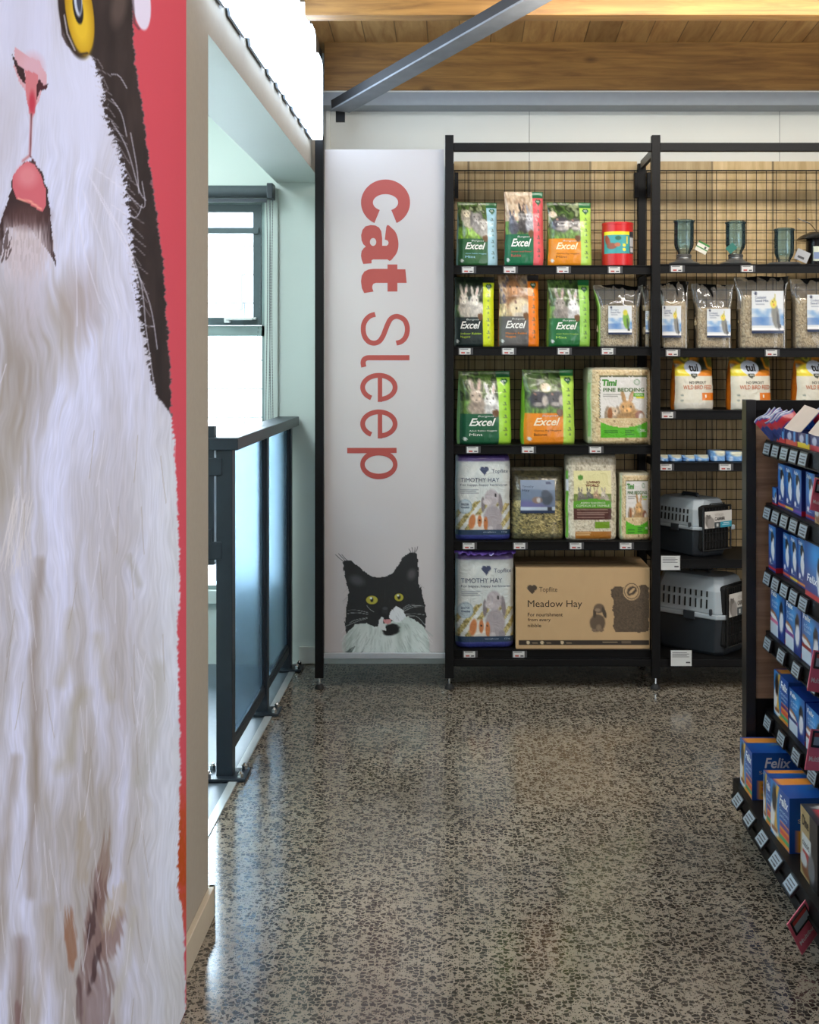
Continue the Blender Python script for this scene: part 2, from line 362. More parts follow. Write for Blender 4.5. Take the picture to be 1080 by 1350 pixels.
glass = shader_mix('window_glass', 'clear', (250, 252, 252), 0)
frost = shader_mix('frosted_glass', 'frost', (206, 230, 246), 1.0, 0.18)
def _fr():
    N, L = nodes_of(frost); mx = [n for n in N if n.type == 'MIX_SHADER'][-1]
    out = [n for n in N if n.type == 'OUTPUT_MATERIAL'][0]; src = out.inputs[0].links[0].from_socket
    g = N.new('ShaderNodeBsdfGlass'); g.inputs['Roughness'].default_value = 0.22; g.inputs['IOR'].default_value = 1.35; g.inputs['Color'].default_value = (*lin((222, 240, 252)), 1)
    m2 = N.new('ShaderNodeMixShader'); m2.inputs[0].default_value = 0.8; L.new(src, m2.inputs[1]); L.new(g.outputs[0], m2.inputs[2]); L.new(m2.outputs[0], out.inputs[0])
_fr()
film = shader_mix('clear_plastic_film', 'frost', (226, 232, 238), 0.19, 0.12)
teal_glass = shader_mix('blue_green_jar_glass', 'frost', (150, 200, 214), 0.10, 0.04)
for n_ in teal_glass.node_tree.nodes:
    if n_.type == 'BSDF_TRANSPARENT': n_.inputs[0].default_value = (*lin((236, 248, 250)), 1)
def block_wall():
    m = mat('painted_block_wall', (235, 236, 234), 0.8); N, L = nodes_of(m); b = N['Principled BSDF']
    tc = N.new('ShaderNodeTexCoord'); mp = N.new('ShaderNodeMapping'); mp.inputs['Rotation'].default_value = (math.pi/2, 0, 0); L.new(tc.outputs['Object'], mp.inputs[0])
    br = N.new('ShaderNodeTexBrick'); br.inputs['Scale'].default_value = 1; br.inputs['Brick Width'].default_value = .4; br.inputs['Row Height'].default_value = .2
    br.inputs['Mortar Size'].default_value = .006; br.inputs['Color1'].default_value = (.86, .86, .85, 1); br.inputs['Color2'].default_value = (.8, .8, .8, 1); br.inputs['Mortar'].default_value = (.06, .065, .07, 1)
    L.new(mp.outputs[0], br.inputs[0]); L.new(br.outputs[0], b.inputs['Base Color']); return m

# ------------------------------------------------------------------ the room
YW = 5.60                                         # face of the back wall
f = struct('floor', box('floor', -0.735, -1.5, -0.1, 3.2, YW+.1, 0.0, terrazzo()))
f2 = MB().box(-2.3, 3.05, -0.1, -0.762, YW, -0.002); f2 = f2.build('floor_landing', noisy('landing_vinyl', (84, 96, 106), 0.4, 0.06, 50)); f2['kind'] = 'structure'
o = box('trim_1', -0.762, 3.05, -0.05, -0.735, YW, 0.004, noisy('alu_edging', (188, 196, 200), 0.35, 0.04, 30, metal=0.3)); o['kind'] = 'structure'
# back wall with window opening (X -2.0..-0.905, Z .55..2.14)
WX0, WX1, WZ0, WZ1 = -2.0, -0.895, 0.34, 2.14
m = MB(); m.box(-2.3, YW, -.1, WX0, YW+.14, 3.5); m.box(WX0, YW, -.1, WX1, YW+.14, WZ0); m.box(WX0, YW, WZ1, WX1, YW+.14, 3.5); m.box(WX1, YW, -.1, -0.63, YW+.14, 3.5)
m.cur = 1; m.box(-0.63, YW, -.1, 3.2, YW+.14, 3.5)
struct('wall_back', m.build('wall_back', [alcovep, whitep]))
m = MB(); m.box(-0.84, -1.5, 0, -0.63, 3.05, 3.6); m.cur = 1
m.cur = 0; m.box(-0.84, 3.05, 2.22, -0.63, YW, 3.6)
wl = m.build('wall_left', [beigep, alcovep])
for p in wl.data.polygons:                        # the alcove side and the soffit carry the pale green-white paint
    c = p.center
    if p.normal.z < -.9 and c.z > 2: p.material_index = 1
    if p.normal.x < -.9: p.material_index = 1
struct('wall_left', wl)
struct('wall_alcove', box('wall_alcove', -2.4, 3.0, -.1, -2.3, YW+.14, 3.5, alcovep))
struct('wall_stair', box('wall_stair', -2.3, 2.95, -.1, -0.84, 3.05, 3.5, alcovep))
struct('wall_right', box('wall_right', 3.2, -1.5, -.1, 3.3, YW+.14, 3.6, whitep))
struct('wall_front', box('wall_front', -0.84, -1.6, -.1, 3.3, -1.5, 3.6, whitep))
m = MB(); m.prism([(-1.6, 3.425), (5.74, 2.805), (5.74, 2.90), (-1.6, 3.52)], 0, -0.84, 3.3)
struct('ceiling', m.build('ceiling', plankw))
struct('ceiling_alcove', box('ceiling_alcove', -2.4, 2.95, 2.75, -0.84, YW+.14, 2.85, alcovep))
struct('baseboard_left', MB().box(-0.63, 2.607, 0, -0.615, 3.065, 0.076).box(-0.84, 3.05, 0, -0.615, 3.065, 0.076).build('baseboard_left', noisy('skirting_paint', (186, 174, 152), 0.5, 0.02, 40), bevel=.002))
struct('baseboard_back', box('baseboard_back', -0.735, 5.585, 0.004, -0.60, YW, 0.08, whitep))
# steel channel and trims along the top of the back wall
m = MB(); m.box(-.63, 5.46, 2.548, 3.2, YW, 2.606); m.cur = 1; m.box(-.63, 5.455, 2.606, 3.2, YW, 2.612)
struct('trim_2', m.build('trim_2', [noisy('grey_flashing', (142, 150, 158), 0.5, 0.03, 30), whitep]))
for i, px in enumerate((698, 1028)):
    x = P(px, 170, YW).x; struct('trim_%d' % (3+i), box('trim', x-.0015, YW-.001, 0.05, x+.0015, YW, 2.548, mat('joint_grey', (150, 150, 144), .8)))
x = P(433, 170, YW).x
struct('trim_5', box('trim_5', x-.011, YW-.02, 1.9, x+.011, YW, 2.548, whitep, bevel=.004))
# roof beams
def beam(name, lab, x0, y, z0, z1, t):
    o = box(name, x0, y, z0, 3.2, y+t, z1, beamw, bevel=.004); return tag(o, lab, 'beam', 'pine roof beams')
beam('roof_beam', 'knotty pine beam against the back wall above the grey flashing', -.605, 5.45, 2.613, 2.832, .14)
beam('roof_beam', 'pine beam nearest the viewer, cut by the top of the photo', -.572, 4.50, 2.68, 2.91, .08)
# diagonal brace under the beams
a = P(449, 146, 5.36); b = P(690, 10, 4.3); d = (b-a); e = a+d*1.75
d.normalize(); side = Vector((0, 0, 1)).cross(d).normalized(); up = d.cross(side)
m = MB()
def bar(m, a, b, s0, s1, u0, u1):
    c = [p+side*s+up*u for p in (a, b) for s, u in ((s0, u0), (s1, u0), (s1, u1), (s0, u1))]
    n = len(m.v); m.v += [tuple(q) for q in c]
    for q in ((0,1,2,3),(4,7,6,5),(0,4,5,1),(1,5,6,2),(2,6,7,3),(3,7,4,0)): m.f.append([n+i for i in q]); m.mi.append(m.cur)
bar(m, a, e, -.045, .045, -.004, .004); m.cur = 1; bar(m, a, e, -.045, -.037, .004, .042); bar(m, a, e, .037, .045, .004, .02)
br = tag(m.build('steel_brace', [galv, mat('shaded_steel', (30, 31, 34), .6)]), 'grey steel channel running diagonally up under the pine beams', 'brace')  # flanges take a darker copy of the steel, their shade painted in
MB().box(-.02, -.01, -.05, .02, .01, .03).build('end_bracket', blackm, br, loc=a+Vector((-.005, .05, .01)))

# ------------------------------------------------------------------ window, blind, outside
wn = MB(); yo, yi = YW+.02, YW+.08
def fr(m, x0, z0, x1, z1, t, y0, y1):
    m.box(x0, y0, z0, x1, y1, z0+t).box(x0, y0, z1-t, x1, y1, z1).box(x0, y0, z0+t, x0+t, y1, z1-t).box(x1-t, y0, z0+t, x1, y1, z1-t)
win = empty('window_1', (0, 0, 0)); win['kind'] = 'structure'
m = MB(); fr(m, WX0, WZ0, WX1, WZ1, .018, yo, YW+.13); m.box(WX0, yo, 1.512, WX1, yi, 1.56); m.build('window_frame', alu, win)
m = MB(); fr(m, WX0+.02, 1.562, WX1-.02, WZ1-.02, .036, YW+.01, YW+.06); m.box(WX0+.056, YW-.005, 1.985, WX1-.03, YW+.03, 2.012); m.build('sash', noisy('sash_dark', (74, 88, 92), .4, .05, 20), win)
m = MB(); m.box(WX0+.056, YW+.035, 1.598, WX1-.056, YW+.04, WZ1-.056).box(WX0+.02, YW+.05, WZ0+.018, WX1-.02, YW+.055, 1.512); m.build('pane', glass, win)
m = MB(); m.box(-1.0, YW-.012, 1.588, -.935, YW+.01, 1.598).box(-1.08, YW-.02, 1.572, -1.055, YW+.01, 1.6).box(-1.07, YW-.025, 1.585, -.95, YW-.012, 1.596)
m.build('window_handle', mat('white_latch', (225, 228, 226), .35), win, bevel=.002)
m = MB(); m.box(WX1, YW-.012, WZ0-.06, WX1+.062, YW, WZ1+.05).box(WX0-.06, YW-.012, WZ1, WX1, YW, WZ1+.05).box(WX0-.06, YW-.012, WZ0-.06, WX0, YW, WZ1).box(WX0, YW-.02, WZ0-.06, WX1, YW, WZ0)
m.build('window_surround', alcovep, win, bevel=.002)
bl = empty('roller_blind', (-1.35, YW-.06, 2.1)); tag(bl, 'rolled up charcoal roller blind over the window with hanging bead chains', 'blind')
B = lambda x, y, z: (x+1.35, y-YW+.06, z-2.1)
m = MB(); m.tube(B(-2.0, 5.54, 2.17), B(-.87, 5.54, 2.17), .028, 20); m.build('blind_roll', noisy('blind_cloth', (70, 78, 82), .7, .05, 60), bl, smooth=True)
m = MB(); m.box(*B(-2.0, 5.512, 2.118), *B(-.872, 5.522, 2.136)); m.build('hem_bar', slate, bl)
m = MB(); m.box(*B(-.872, 5.505, 2.135), *B(-.845, 5.585, 2.205)); m.build('bracket', slate, bl, bevel=.003)
mt = mat('bead_chain_grey', (92, 98, 100), .5)
def chain(xa, xb, z0, z1, y):
    m = MB(); n = 90
    for k in range(n):
        t = k/n; z = z0+(z1-z0)*t
        for xx in (xa+.004*math.sin(t*5), xb-.004*math.sin(t*4)): m.box(*B(xx-.0016, y-.0016, z), *B(xx+.0016, y+.0016, z-.011))
    m.path([B(xa, y, z1), B((xa+xb)/2, y, z1-.03), B(xb, y, z1)], .002); return m
chain(-.862, -.848, 2.13, .98, 5.53).build('bead_chain', mt, bl); chain(-.873, -.856, 2.13, 1.05, 5.515).build('bead_chain', mt, bl)
m = MB(); zs = np.linspace(2.12, .97, 60)
for k, z in enumerate(zs):
    t = k/59; xx = -.905-.075*max(0, t-.25)**1.2; m.box(*B(xx-.0013, 5.555, z), *B(xx+.0013, 5.558, z-.012))
m.build('bead_chain', mt, bl)
# outside
ow = empty('neighbouring_building', (-1.5, 8.5, 0)); tag(ow, 'sunlit white block wall of the building outside the window', 'building')
MB().box(-4, 0, -.6, 3.5, .2, 2.33).build('block_wall', block_wall(), ow)
m = MB(); q = P(317, 385, 8.49); m.box(q.x+1.5-.018, -.03, q.z-.13, q.x+1.5+.018, 0, q.z+.13); m.build('vent_hood', mat('vent_grey', (70, 84, 86), .5), ow, bevel=.009)
m = MB(); m.box(-1.6, 14, -.6, 1.2, 16, 3.15).prism([(14, 3.15), (16, 3.15), (15, 3.5)], 0, -1.4, .95)
tag(m.build('distant_house', mat('distant_grey', (140, 148, 156), .8), loc=(-2.1, 0, 0)), 'pale grey house roof seen above the block wall outside', 'building')
struct('ground_outside', box('ground_outside', -8, YW+.2, -.7, 4, 17, -.6, mat('outdoor_paving', (190, 190, 188), .8)))

# ------------------------------------------------------------------ balustrade with frosted panes
bs = empty('balustrade', (-.782, 4.78, 0)); tag(bs, 'dark slate metal balustrade with frosted glass panes on the landing edge', 'balustrade')
def L_(x, y, z): return (x+.782, y-4.78, z)
def lb(name, x0, y0, z0, x1, y1, z1, m, bev=.002): return box(name, *L_(x0, y0, z0), *L_(x1, y1, z1), m, bs, bevel=bev)
for y0, wd in ((4.05, .056), (4.79, .05), (5.47, .045)):
    p = lb('post', -.81, y0, .008, -.756, y0+wd, 1.10, slate)
    bp_ = lb('base_plate', -.856, y0-.03, .002, -.708, y0+wd+.03, .012, slate)
    for sx in (-.835, -.727):
        for sy in (y0-.012, y0+wd+.012):
            MB().tube(L_(sx, sy, .012), L_(sx, sy, .026), .011, 6).tube(L_(sx, sy, .026), L_(sx, sy, .034), .009, 10, .004).build('bolt', chrome, bp_)
m = MB(); m.box(*L_(-.832, 4.038, 1.10), *L_(-.735, 5.585, 1.142)); m.box(*L_(-1.02, 4.038, 1.10), *L_(-.832, 4.11, 1.142)); m.build('cap_rail', slate, bs, bevel=.003)
for y0, y1 in ((4.106, 4.79), (4.84, 5.47)):
    lb('bottom_rail', -.80, y0, .075, -.765, y1, .11, slate)
    lb('glass_pane', -.787, y0+.002, .11, -.777, y1-.002, 1.10, frost, 0)
    m = MB(); m.box(*L_(-.776, y1-.012, .11), *L_(-.768, y1, 1.1)); m.box(*L_(-.776, y0, .11), *L_(-.768, y0+.012, 1.1)); m.box(*L_(-.776, y0, .11), *L_(-.768, y1, .12)); m.build('glazing_bead', slate, bs)
for z in (1.045, .765):
    MB().box(*L_(-.848, 4.043, z-.03), *L_(-.79, 4.05, z+.03)).build('hinge', slate, bs, bevel=.004)
gt = empty('gate', (-1.1, 4.06, .716)); tag(gt, 'dark metal half gate hinged to the near balustrade post', 'gate')
m = MB(); m.box(.255, -.01, 0, .283, .03, .464).box(-.3, -.01, .43, .255, .03, .464).box(-.3, -.01, 0, .255, .03, .034).box(-.3, -.01, 0.034, -.27, .03, .43); m.build('gate_frame', slate, gt)
m = MB(); m.box(.185, -.005, .036, .255, .02, .075).box(.24, -.02, .07, .275, -.005, .12); m.build('gate_latch', slate, gt)
MB().box(-.27, .005, .034, .255, .012, .43).build('gate_pane', frost, gt)

# ------------------------------------------------------------------ glowing sign blocks high on the left wall
glow = mat('lit_sign_acrylic', (214, 234, 255), .4, emit=7.0)
ys = [3.02, 3.26, 3.58, 3.93, 4.12, 4.30, 4.50, 4.72, 4.93]
ye = [3.22, 3.52, 3.89, 4.08, 4.26, 4.46, 4.68, 4.89, 5.14]
zt = [2.68, 2.72, 2.9, 2.68, 2.9, 2.7, 2.74, 2.72, 2.66]
sg = empty('illuminated_wall_sign', (-.62, 4.1, 2.33)); tag(sg, 'glowing white block letters mounted high on the left wall above the opening', 'sign')
for a_, b_, t_ in zip(ys, ye, zt):
    r = .045; pr = [(a_-4.1, .02), (a_-4.1+.02, 0), (b_-4.1-.02, 0), (b_-4.1, .02)]
    for k in range(7): th = k/6*math.pi/2; pr.append((b_-4.1-r+r*math.cos(th), t_-2.33-r+r*math.sin(th)))
    for k in range(7): th = math.pi/2+k/6*math.pi/2; pr.append((a_-4.1+r+r*math.cos(th), t_-2.33-r+r*math.sin(th)))
    o = MB().prism(pr, 0, 0.004, .044).build('sign_letter', glow, sg)
    MB().prism([(p*1.0, q) for p, q in pr], 0, -.004, .003).build('letter_back', mat('sign_grey', (176, 190, 204), .5), o)

# ------------------------------------------------------------------ giant cat poster on the left wall
def poster():
    X = -.583; K = F*.583
    root = empty('cat_poster', (-.606, 1.85, 0)); tag(root, 'giant lightbox poster of a black and white cat with its tongue out on coral red', 'poster')
    box('poster_frame', -.024, -.75, 0.0, .0185, .756, 2.6, noisy('poster_edge', (120, 42, 52), .5, .05, 30), root)
    xs = np.concatenate([np.linspace(-120, -4, 30), np.arange(0, 247.4, .95), [247.9]])
    Ys = K/(605-xs); zs = np.linspace(2.26, 0.004, 960)
    Yg, Zg = np.meshgrid(Ys, zs); Yv = Yg.ravel(); Zv = Zg.ravel()
    x = 605-K/Yv; y = 475+(1.4-Zv)*F/Yv
    A = Art(x, y, (203, 78, 92))
    A.put(np.clip((900-y)/1500, 0, .25), (208, 70, 88))
    # shape of the animal: right-hand outline
    oy = [-80, 40, 80, 120, 180, 240, 290, 350, 420, 470, 545, 580, 640, 700, 770, 830, 900, 960, 1010, 1050, 1110, 1170, 1210, 1260, 1300, 1400]
    ox = [176, 178, 181, 187, 195, 203, 210, 218, 222, 226, 228, 232, 236, 238, 240, 236, 238, 239, 241, 240, 238, 238, 244, 246, 247, 248]
    edge = np.interp(y, oy, ox)+(fbm(x*.15, y*.12, 2)-.5)*5+(vn(x*.1, y*.55, 8)-.5)*3
    # white coat with long hanging locks
    wx = x+26*(fbm(x*.012, y*.006, 11)-.5)*2; lk = fbm(wx*.035, y*.0045, 21, 4); ln = fbm(wx*.16, y*.018, 22, 3); hr = vn(wx*.9, y*.045, 23)
    t = np.clip((lk-.36)*2.8, 0, 1)*.75+np.clip((ln-.3)*1.6, 0, 1)*.25
    low = np.clip((y-560)/500, 0, 1); amp = .5+.6*low
    t = 1-(1-t)*amp*.9
    coat = np.array([[166, 160, 156]])*(1-t[:, None])+np.array([[214, 219, 248]])*t[:, None]
    rt = np.clip((x-165)/60, 0, 1)*np.clip((y-480)/150, 0, 1); coat = coat*(1-rt[:, None]*.6)+np.array([[222, 230, 240]])*rt[:, None]*.6
    coat = coat*(1+(hr[:, None]-.5)*.09)
    m = np.clip((edge-x)/2+.5, 0, 1); A.c = A.c*(1-m[:, None])+coat*m[:, None]
    # rusty fringe low on the right
    A.put(((x > edge-2+3*vn(x, y*.3))&(y > 1005)&(y < 1225))*np.clip((y-1000)/60, 0, 1)*np.clip(1-np.abs(y-1130)/130, 0, 1)*(.5+vn(x*.5, y*.2, 5)), (176, 74, 22))
    # grey brown shade under the muzzle and lower clefts
    for cx, cy, rx, ry, c, al in ((30, 470, 45, 130, (150, 140, 130), .75), (90, 430, 26, 90, (160, 150, 136), .55), (10, 600, 30, 110, (150, 140, 122), .6), (110, 395, 30, 60, (150, 132, 122), .5)):
        r = np.sqrt(((x-cx)/rx)**2+((y-cy)/ry)**2)+.6*(vn(wx*.25, y*.02, 31)-.5); A.put(np.clip(1.2-r, 0, 1)*al, c)
    for pts, w_, c, al in (([(57, 740), (52, 800), (48, 870), (52, 980), (46, 1100), (44, 1180)], 7, (128, 112, 94), .8), ([(25, 1000), (14, 1080), (6, 1200), (0, 1300)], 7, (134, 118, 96), .75),
                           ([(98, 810), (92, 870), (84, 900)], 9, (158, 148, 126), .7), ([(112, 915), (100, 940), (94, 1000), (84, 1010)], 12, (146, 136, 102), .6), ([(175, 735), (184, 770)], 5, (160, 158, 150), .7),
                           ([(212, 880), (205, 940), (200, 985), (186, 1030)], 10, (168, 168, 160), .7), ([(132, 840), (140, 890), (150, 920)], 8, (170, 162, 144), .7), ([(150, 700), (158, 780)], 6, (182, 180, 184), .6),
                           ([(66, 1200), (60, 1290), (52, 1350)], 9, (150, 134, 110), .7), ([(30, 1240), (26, 1350)], 8, (120, 96, 88), .7), ([(180, 1200), (170, 1260), (150, 1350)], 6, (180, 176, 160), .7)):
        wob = [(a_, b_) for a_, b_ in pts]; A2x = A.u; A.u = x+3*(vn(x*.12, y*.03, 41)-.5)*2; A.line(wob, w_*1.5, c, al*.62, soft=1.0); A.u = A2x
    # mauve brown patch
    st = np.clip(.15+1.1*fbm(wx*.22, y*.03, 51), 0, 1)
    for cx, cy, rx, ry, rot, c, al in ((140, 1150, 8, 60, 4, (134, 110, 98), .8), (128, 1225, 15, 80, 6, (122, 96, 92), .85), (150, 1235, 15, 40, 20, (134, 108, 102), .8), (96, 1240, 9, 42, -4, (138, 90, 62), .75), (128, 1320, 24, 70, 0, (126, 104, 102), .75), (124, 1215, 5, 40, 5, (64, 44, 46), .8), (128, 1275, 5, 34, 12, (60, 42, 46), .7), (108, 1320, 4, 34, 0, (80, 56, 60), .6), (28, 1345, 8, 26, 0, (110, 76, 76), .6), (112, 1120, 9, 60, 0, (160, 146, 124), .5), (155, 1195, 14, 40, 20, (176, 160, 134), .5)):
        t_ = math.radians(rot); dx = x+5*(vn(x*.12, y*.05, 91)-.5)-cx; dy = y-cy; r_ = np.hypot((dx*math.cos(t_)+dy*math.sin(t_))/rx, (-dx*math.sin(t_)+dy*math.cos(t_))/ry)+.7*(vn(wx*.5, y*.04, 92)-.5)
        A.put(np.clip((1.05-r_)*3, 0, 1)*al*st**.4, c)
    A.ell(20, 60, 60, 90, (212, 214, 238), 0, .9, .6); A.ell(108, 140, 42, 80, (212, 216, 242), -12, .8, .75); A.ell(40, 20, 30, 60, (206, 208, 236), 0, .9, .5); A.ell(8, 170, 26, 70, (192, 188, 200), 0, .9, .5)
    # black cheek and side
    bx = [116, 118, 126, 132, 139, 141, 150, 162, 168, 174, 179, 186, 195, 208, 216, 229]
    by = [-80, 68, 76, 92, 120, 150, 175, 205, 245, 290, 350, 400, 460, 520, 530, 548]
    left = np.interp(y, by, bx)+(vn(x*.3+y*.3, y*.5, 61)-.5)*12*np.clip((y-60)/40, 0, 1)*np.clip((560-y)/100, .2, 1)
    blk = np.clip((x-left)/2.5+.5, 0, 1)*np.clip((edge-x)/2.2+.5, 0, 1)*(y < 552)
    bc = np.array([[34, 28, 30]])+np.array([[24, 20, 18]])*(fbm(x*.08, y*.02, 71)[:, None])*1.2
    A.c = A.c*(1-blk[:, None])+bc*blk[:, None]
    A.ell(160, 8, 10, 26, (92, 78, 74), 10, .8, .8)
    # white oval by the top edge
    A.ell(189, 0, 12, 40, (222, 214, 236), -6, .1); A.line([(178, 0), (180, 30), (186, 38)], 3, (70, 60, 70), .6)
    # muzzle: lilac white, soft
    # eye
    A.ell(104, 14, 23, 64, (40, 30, 26), -8, .1, 1, )
    A.ell(108, 14, 18, 59, (184, 142, 24), -8, .08); A.ell(109, 26, 13, 40, (226, 188, 48), -8, .8); A.ell(106, 10, 6.5, 22, (20, 20, 26), -8, .15); A.ell(106, -2, 5.5, 24, (196, 206, 226), -4, .2); A.ell(107, -6, 3.5, 24, (60, 66, 84), -4, .3)
    A.line([(84, -10), (84, 20), (86, 46), (92, 58), (106, 72), (118, 70)], 3, (48, 34, 34), .8); A.line([(88, 20), (92, 44), (102, 66)], 2, (196, 190, 200), .8)
    # nose
    A.poly([(24, 62), (34, 70), (56, 82), (64, 96), (66, 114), (58, 118), (52, 140), (48, 152), (42, 148), (37, 120), (30, 108), (22, 88)], (214, 150, 158), .75, 4, .1)
    A.ell(46, 90, 14, 18, (214, 172, 188), 0, .9, .9)
    A.poly([(37, 92), (54, 98), (54, 116), (50, 148), (45, 152), (40, 140), (37, 112)], (206, 116, 124), .85, 2, .2); A.ell(46, 136, 4, 15, (190, 60, 80), 0, .8)
    A.poly([(19, 68), (26, 82), (36, 92), (37, 112), (32, 106), (24, 90)], (46, 26, 30), .95, 3, .2); A.poly([(55, 104), (62, 113), (68, 110), (64, 118), (56, 120), (52, 132), (52, 112)], (66, 26, 36), .95)
    A.line([(45, 150), (44, 180), (43, 205), (34, 212)], 3, (186, 108, 112), .8, .8); A.line([(45, 150), (44.5, 178), (43.5, 206), (50, 214)], 1.3, (98, 50, 56), .9)
    # open mouth, tongue, chin
    A.poly([(36, 214), (48, 212), (58, 226), (66, 250), (70, 290), (74, 330), (78, 352), (66, 330), (40, 296), (14, 300), (4, 322), (0, 318), (8, 280), (16, 262), (20, 238)], (52, 34, 36), .96, 5, .1)
    A.put(np.clip(1.15-np.hypot((x-36)/36, (y-330)/48)-.5*(vn(x*.7, y*.08, 83)-.5), 0, 1)*1.6*np.clip((y-276+14*vn(x*.3, 0*y, 84))/22, 0, 1), (206, 194, 200)); A.put(np.clip(1.1-np.hypot((x-36)/34, (y-330)/44), 0, 1)*(vn(x*.9, y*.1, 85) > .55)*.45, (150, 136, 138)); A.ell(40, 285, 26, 16, (90, 62, 62), 0, .9, .7)
    A.poly([(28, 222), (40, 212), (50, 218), (58, 232), (64, 250), (64, 272), (60, 279), (50, 274), (38, 266), (26, 262), (20, 246), (21, 232)], (206, 104, 116), 1, 1.5, .1)
    A.ell(40, 232, 13, 14, (222, 140, 148), 0, .9, .8); A.line([(28, 262), (44, 266), (58, 276)], 2.4, (240, 168, 150), .9)
    hx = vn(x*.6+y*.1, y*.09, 81); A.put(np.clip(1-np.hypot((x-40)/42, (y-385)/95), 0, 1)*(.45+.55*hx), (198, 192, 206)); A.put((np.hypot((x-6)/14, (y-320)/26) < 1)*(hx > .4)*.7, (60, 44, 44))
    # side-of-muzzle darker hairs and whiskers
    for k in range(26):
        yy = 76+k*13; xx = np.interp(yy, by, bx)-2; A.line([(xx-6, yy-2), (xx+5+5*h2(k, 1), yy+3), (xx+12+10*h2(k, 2), yy+10+8*h2(k, 4))], 1.3, (186, 182, 194), .45)
    for pts in ([(128, 222), (165, 250), (188, 272), (194, 268), (190, 240)], [(150, 160), (170, 195), (186, 250), (195, 264)], [(120, 230), (150, 290), (175, 340), (200, 400), (210, 460)], [(112, 250), (140, 330), (160, 420)], [(126, 240), (165, 310), (188, 370), (196, 440), (207, 515)],
                [(150, 270), (180, 287), (190, 270)], [(106, 260), (112, 320), (135, 400)], [(135, 262), (170, 320), (186, 380)], [(100, 300), (104, 360), (105, 430)], [(150, 98), (160, 100), (170, 116)], [(184, 420), (196, 430), (206, 430)], [(12, 480), (6, 500), (0, 512)], [(150, 130), (163, 150), (170, 180)], [(175, 175), (183, 220), (186, 255)]):
        A.line(smo(pts, 5), 1.4, (222, 222, 240), .6)
    for k in range(30):
        a0 = 20+30*h2(k, 7); y0 = 640+30*h2(k, 8); A.line([(a0, y0), (a0-12+10*h2(k, 9), y0+40), (a0-22+30*h2(k, 11), y0+90)], 1.0, (216, 212, 214), .5)
    for k in range(90):
        a0 = 240*h2(k, 17); y0 = 560+780*h2(k, 18); s_ = (h2(k, 19)-.5)*24; c_ = (226, 226, 240) if k % 3 else (150, 140, 128)
        if a0 < 236: A.line([(a0, y0), (a0+s_*.4, y0+30), (a0+s_, y0+62)], 1.0, c_, .5)
    p = np.stack([np.full(len(Yv), .0192), Yv-1.85, Zv], 1)
    n, k = len(zs), len(Ys); idx = np.arange(n*k).reshape(n, k)
    f = np.stack([idx[:-1, :-1], idx[:-1, 1:], idx[1:, 1:], idx[1:, :-1]], -1).reshape(-1, 4)
    o = raw_mesh('poster_print', p, f[:, ::-1], A.lin(), fabricm, root, False)
poster()

# ------------------------------------------------------------------ wall shelving
YF = 5.17; SC = F/YF
def ZP(py): return CH-(py-CY)/SC
def XP(px): return (px-CX)/SC
rk = empty('shelving_rack', (.6, 5.36, 0)); tag(rk, 'tall black metal shelving run along the back wall with wire mesh backs', 'shelving')
def R_(x, y, z): return (x-.6, y-5.36, z)
def rb(name, x0, y0, z0, x1, y1, z1, m=blackm, par=rk, bev=.0015): return box(name, *R_(x0, y0, z0), *R_(x1, y1, z1), m, par, bevel=bev)
posts = [-.593, -.040, .838, 1.717]
for x in posts:
    p = rb('post', x-.018, YF-.02, .05, x+.018, YF+.016, ZP(179))
    MB().tube(R_(x, YF, .018), R_(x, YF, .055), .005, 10).build('foot_screw', chrome, p)
    MB().lathe([(.0, 0), (.02, 0), (.02, .008), (.012, .02), (0, .02)], R_(x, YF, .001), 20).build('foot', rubber, p, smooth=True)
    if x > -.5:
        p = rb('back_post', x-.018, 5.545, .05, x+.018, 5.58, 2.30)
        MB().lathe([(.0, 0), (.02, 0), (.02, .008), (.012, .02), (0, .02)], R_(x, 5.56, .001), 16).tube(R_(x, 5.56, .018), R_(x, 5.56, .055), .005, 8).build('foot', rubber, p)
        rb('side_arm', x-.008, YF+.016, 2.275, x+.008, 5.545, 2.312, mat('arm_grey', (66, 64, 62), .45))
        rb('side_arm', x-.008, YF+.016, .13, x+.008, 5.545, .16)
        m = MB()
        for k in range(40): m.box(*R_(x-.0185, 5.553, .1+k*.055), *R_(x-.0175, 5.562, .125+k*.055))
        m.build('slot_strip', mat('slot_black', (6, 6, 6), .8), rk)
for a, b in ((-.022, .820), (.856, 1.70)):
    rb('top_rail', a, YF-.016, ZP(200), b, YF+.012, ZP(189)); rb('bottom_rail', a, YF-.01, ZP(878), b, YF+.01, ZP(869))
    rb('back_board', a-.0, 5.582, .08, b, 5.596, 2.315, oak, bev=0)
    g = rb('wire_panel', a+.0, 5.5575, 2.266, b, 5.5635, 2.272)
    m = MB(); n = int((b-a)/.0457)
    for i in range(n+1): m.box(*R_(a+.004+i*.0457-.0014, 5.556, .14), *R_(a+.004+i*.0457+.0014, 5.559, 2.268))
    for i in range(46): m.box(*R_(a, 5.559, 2.225-i*.0457-.0014), *R_(b, 5.562, 2.225-i*.0457+.0014))
    me = m.build('mesh_wires', blackm, g)
    for xx in (a+.002, b-.02): rb('mesh_bracket', xx, 5.52, 2.14, xx+.018, 5.555, 2.255)
rb('bottom_rail', -.575, YF-.004, ZP(868), -.058, YF+.01, ZP(861), noisy('grey_kick', (168, 172, 176), .5, .03, 30))
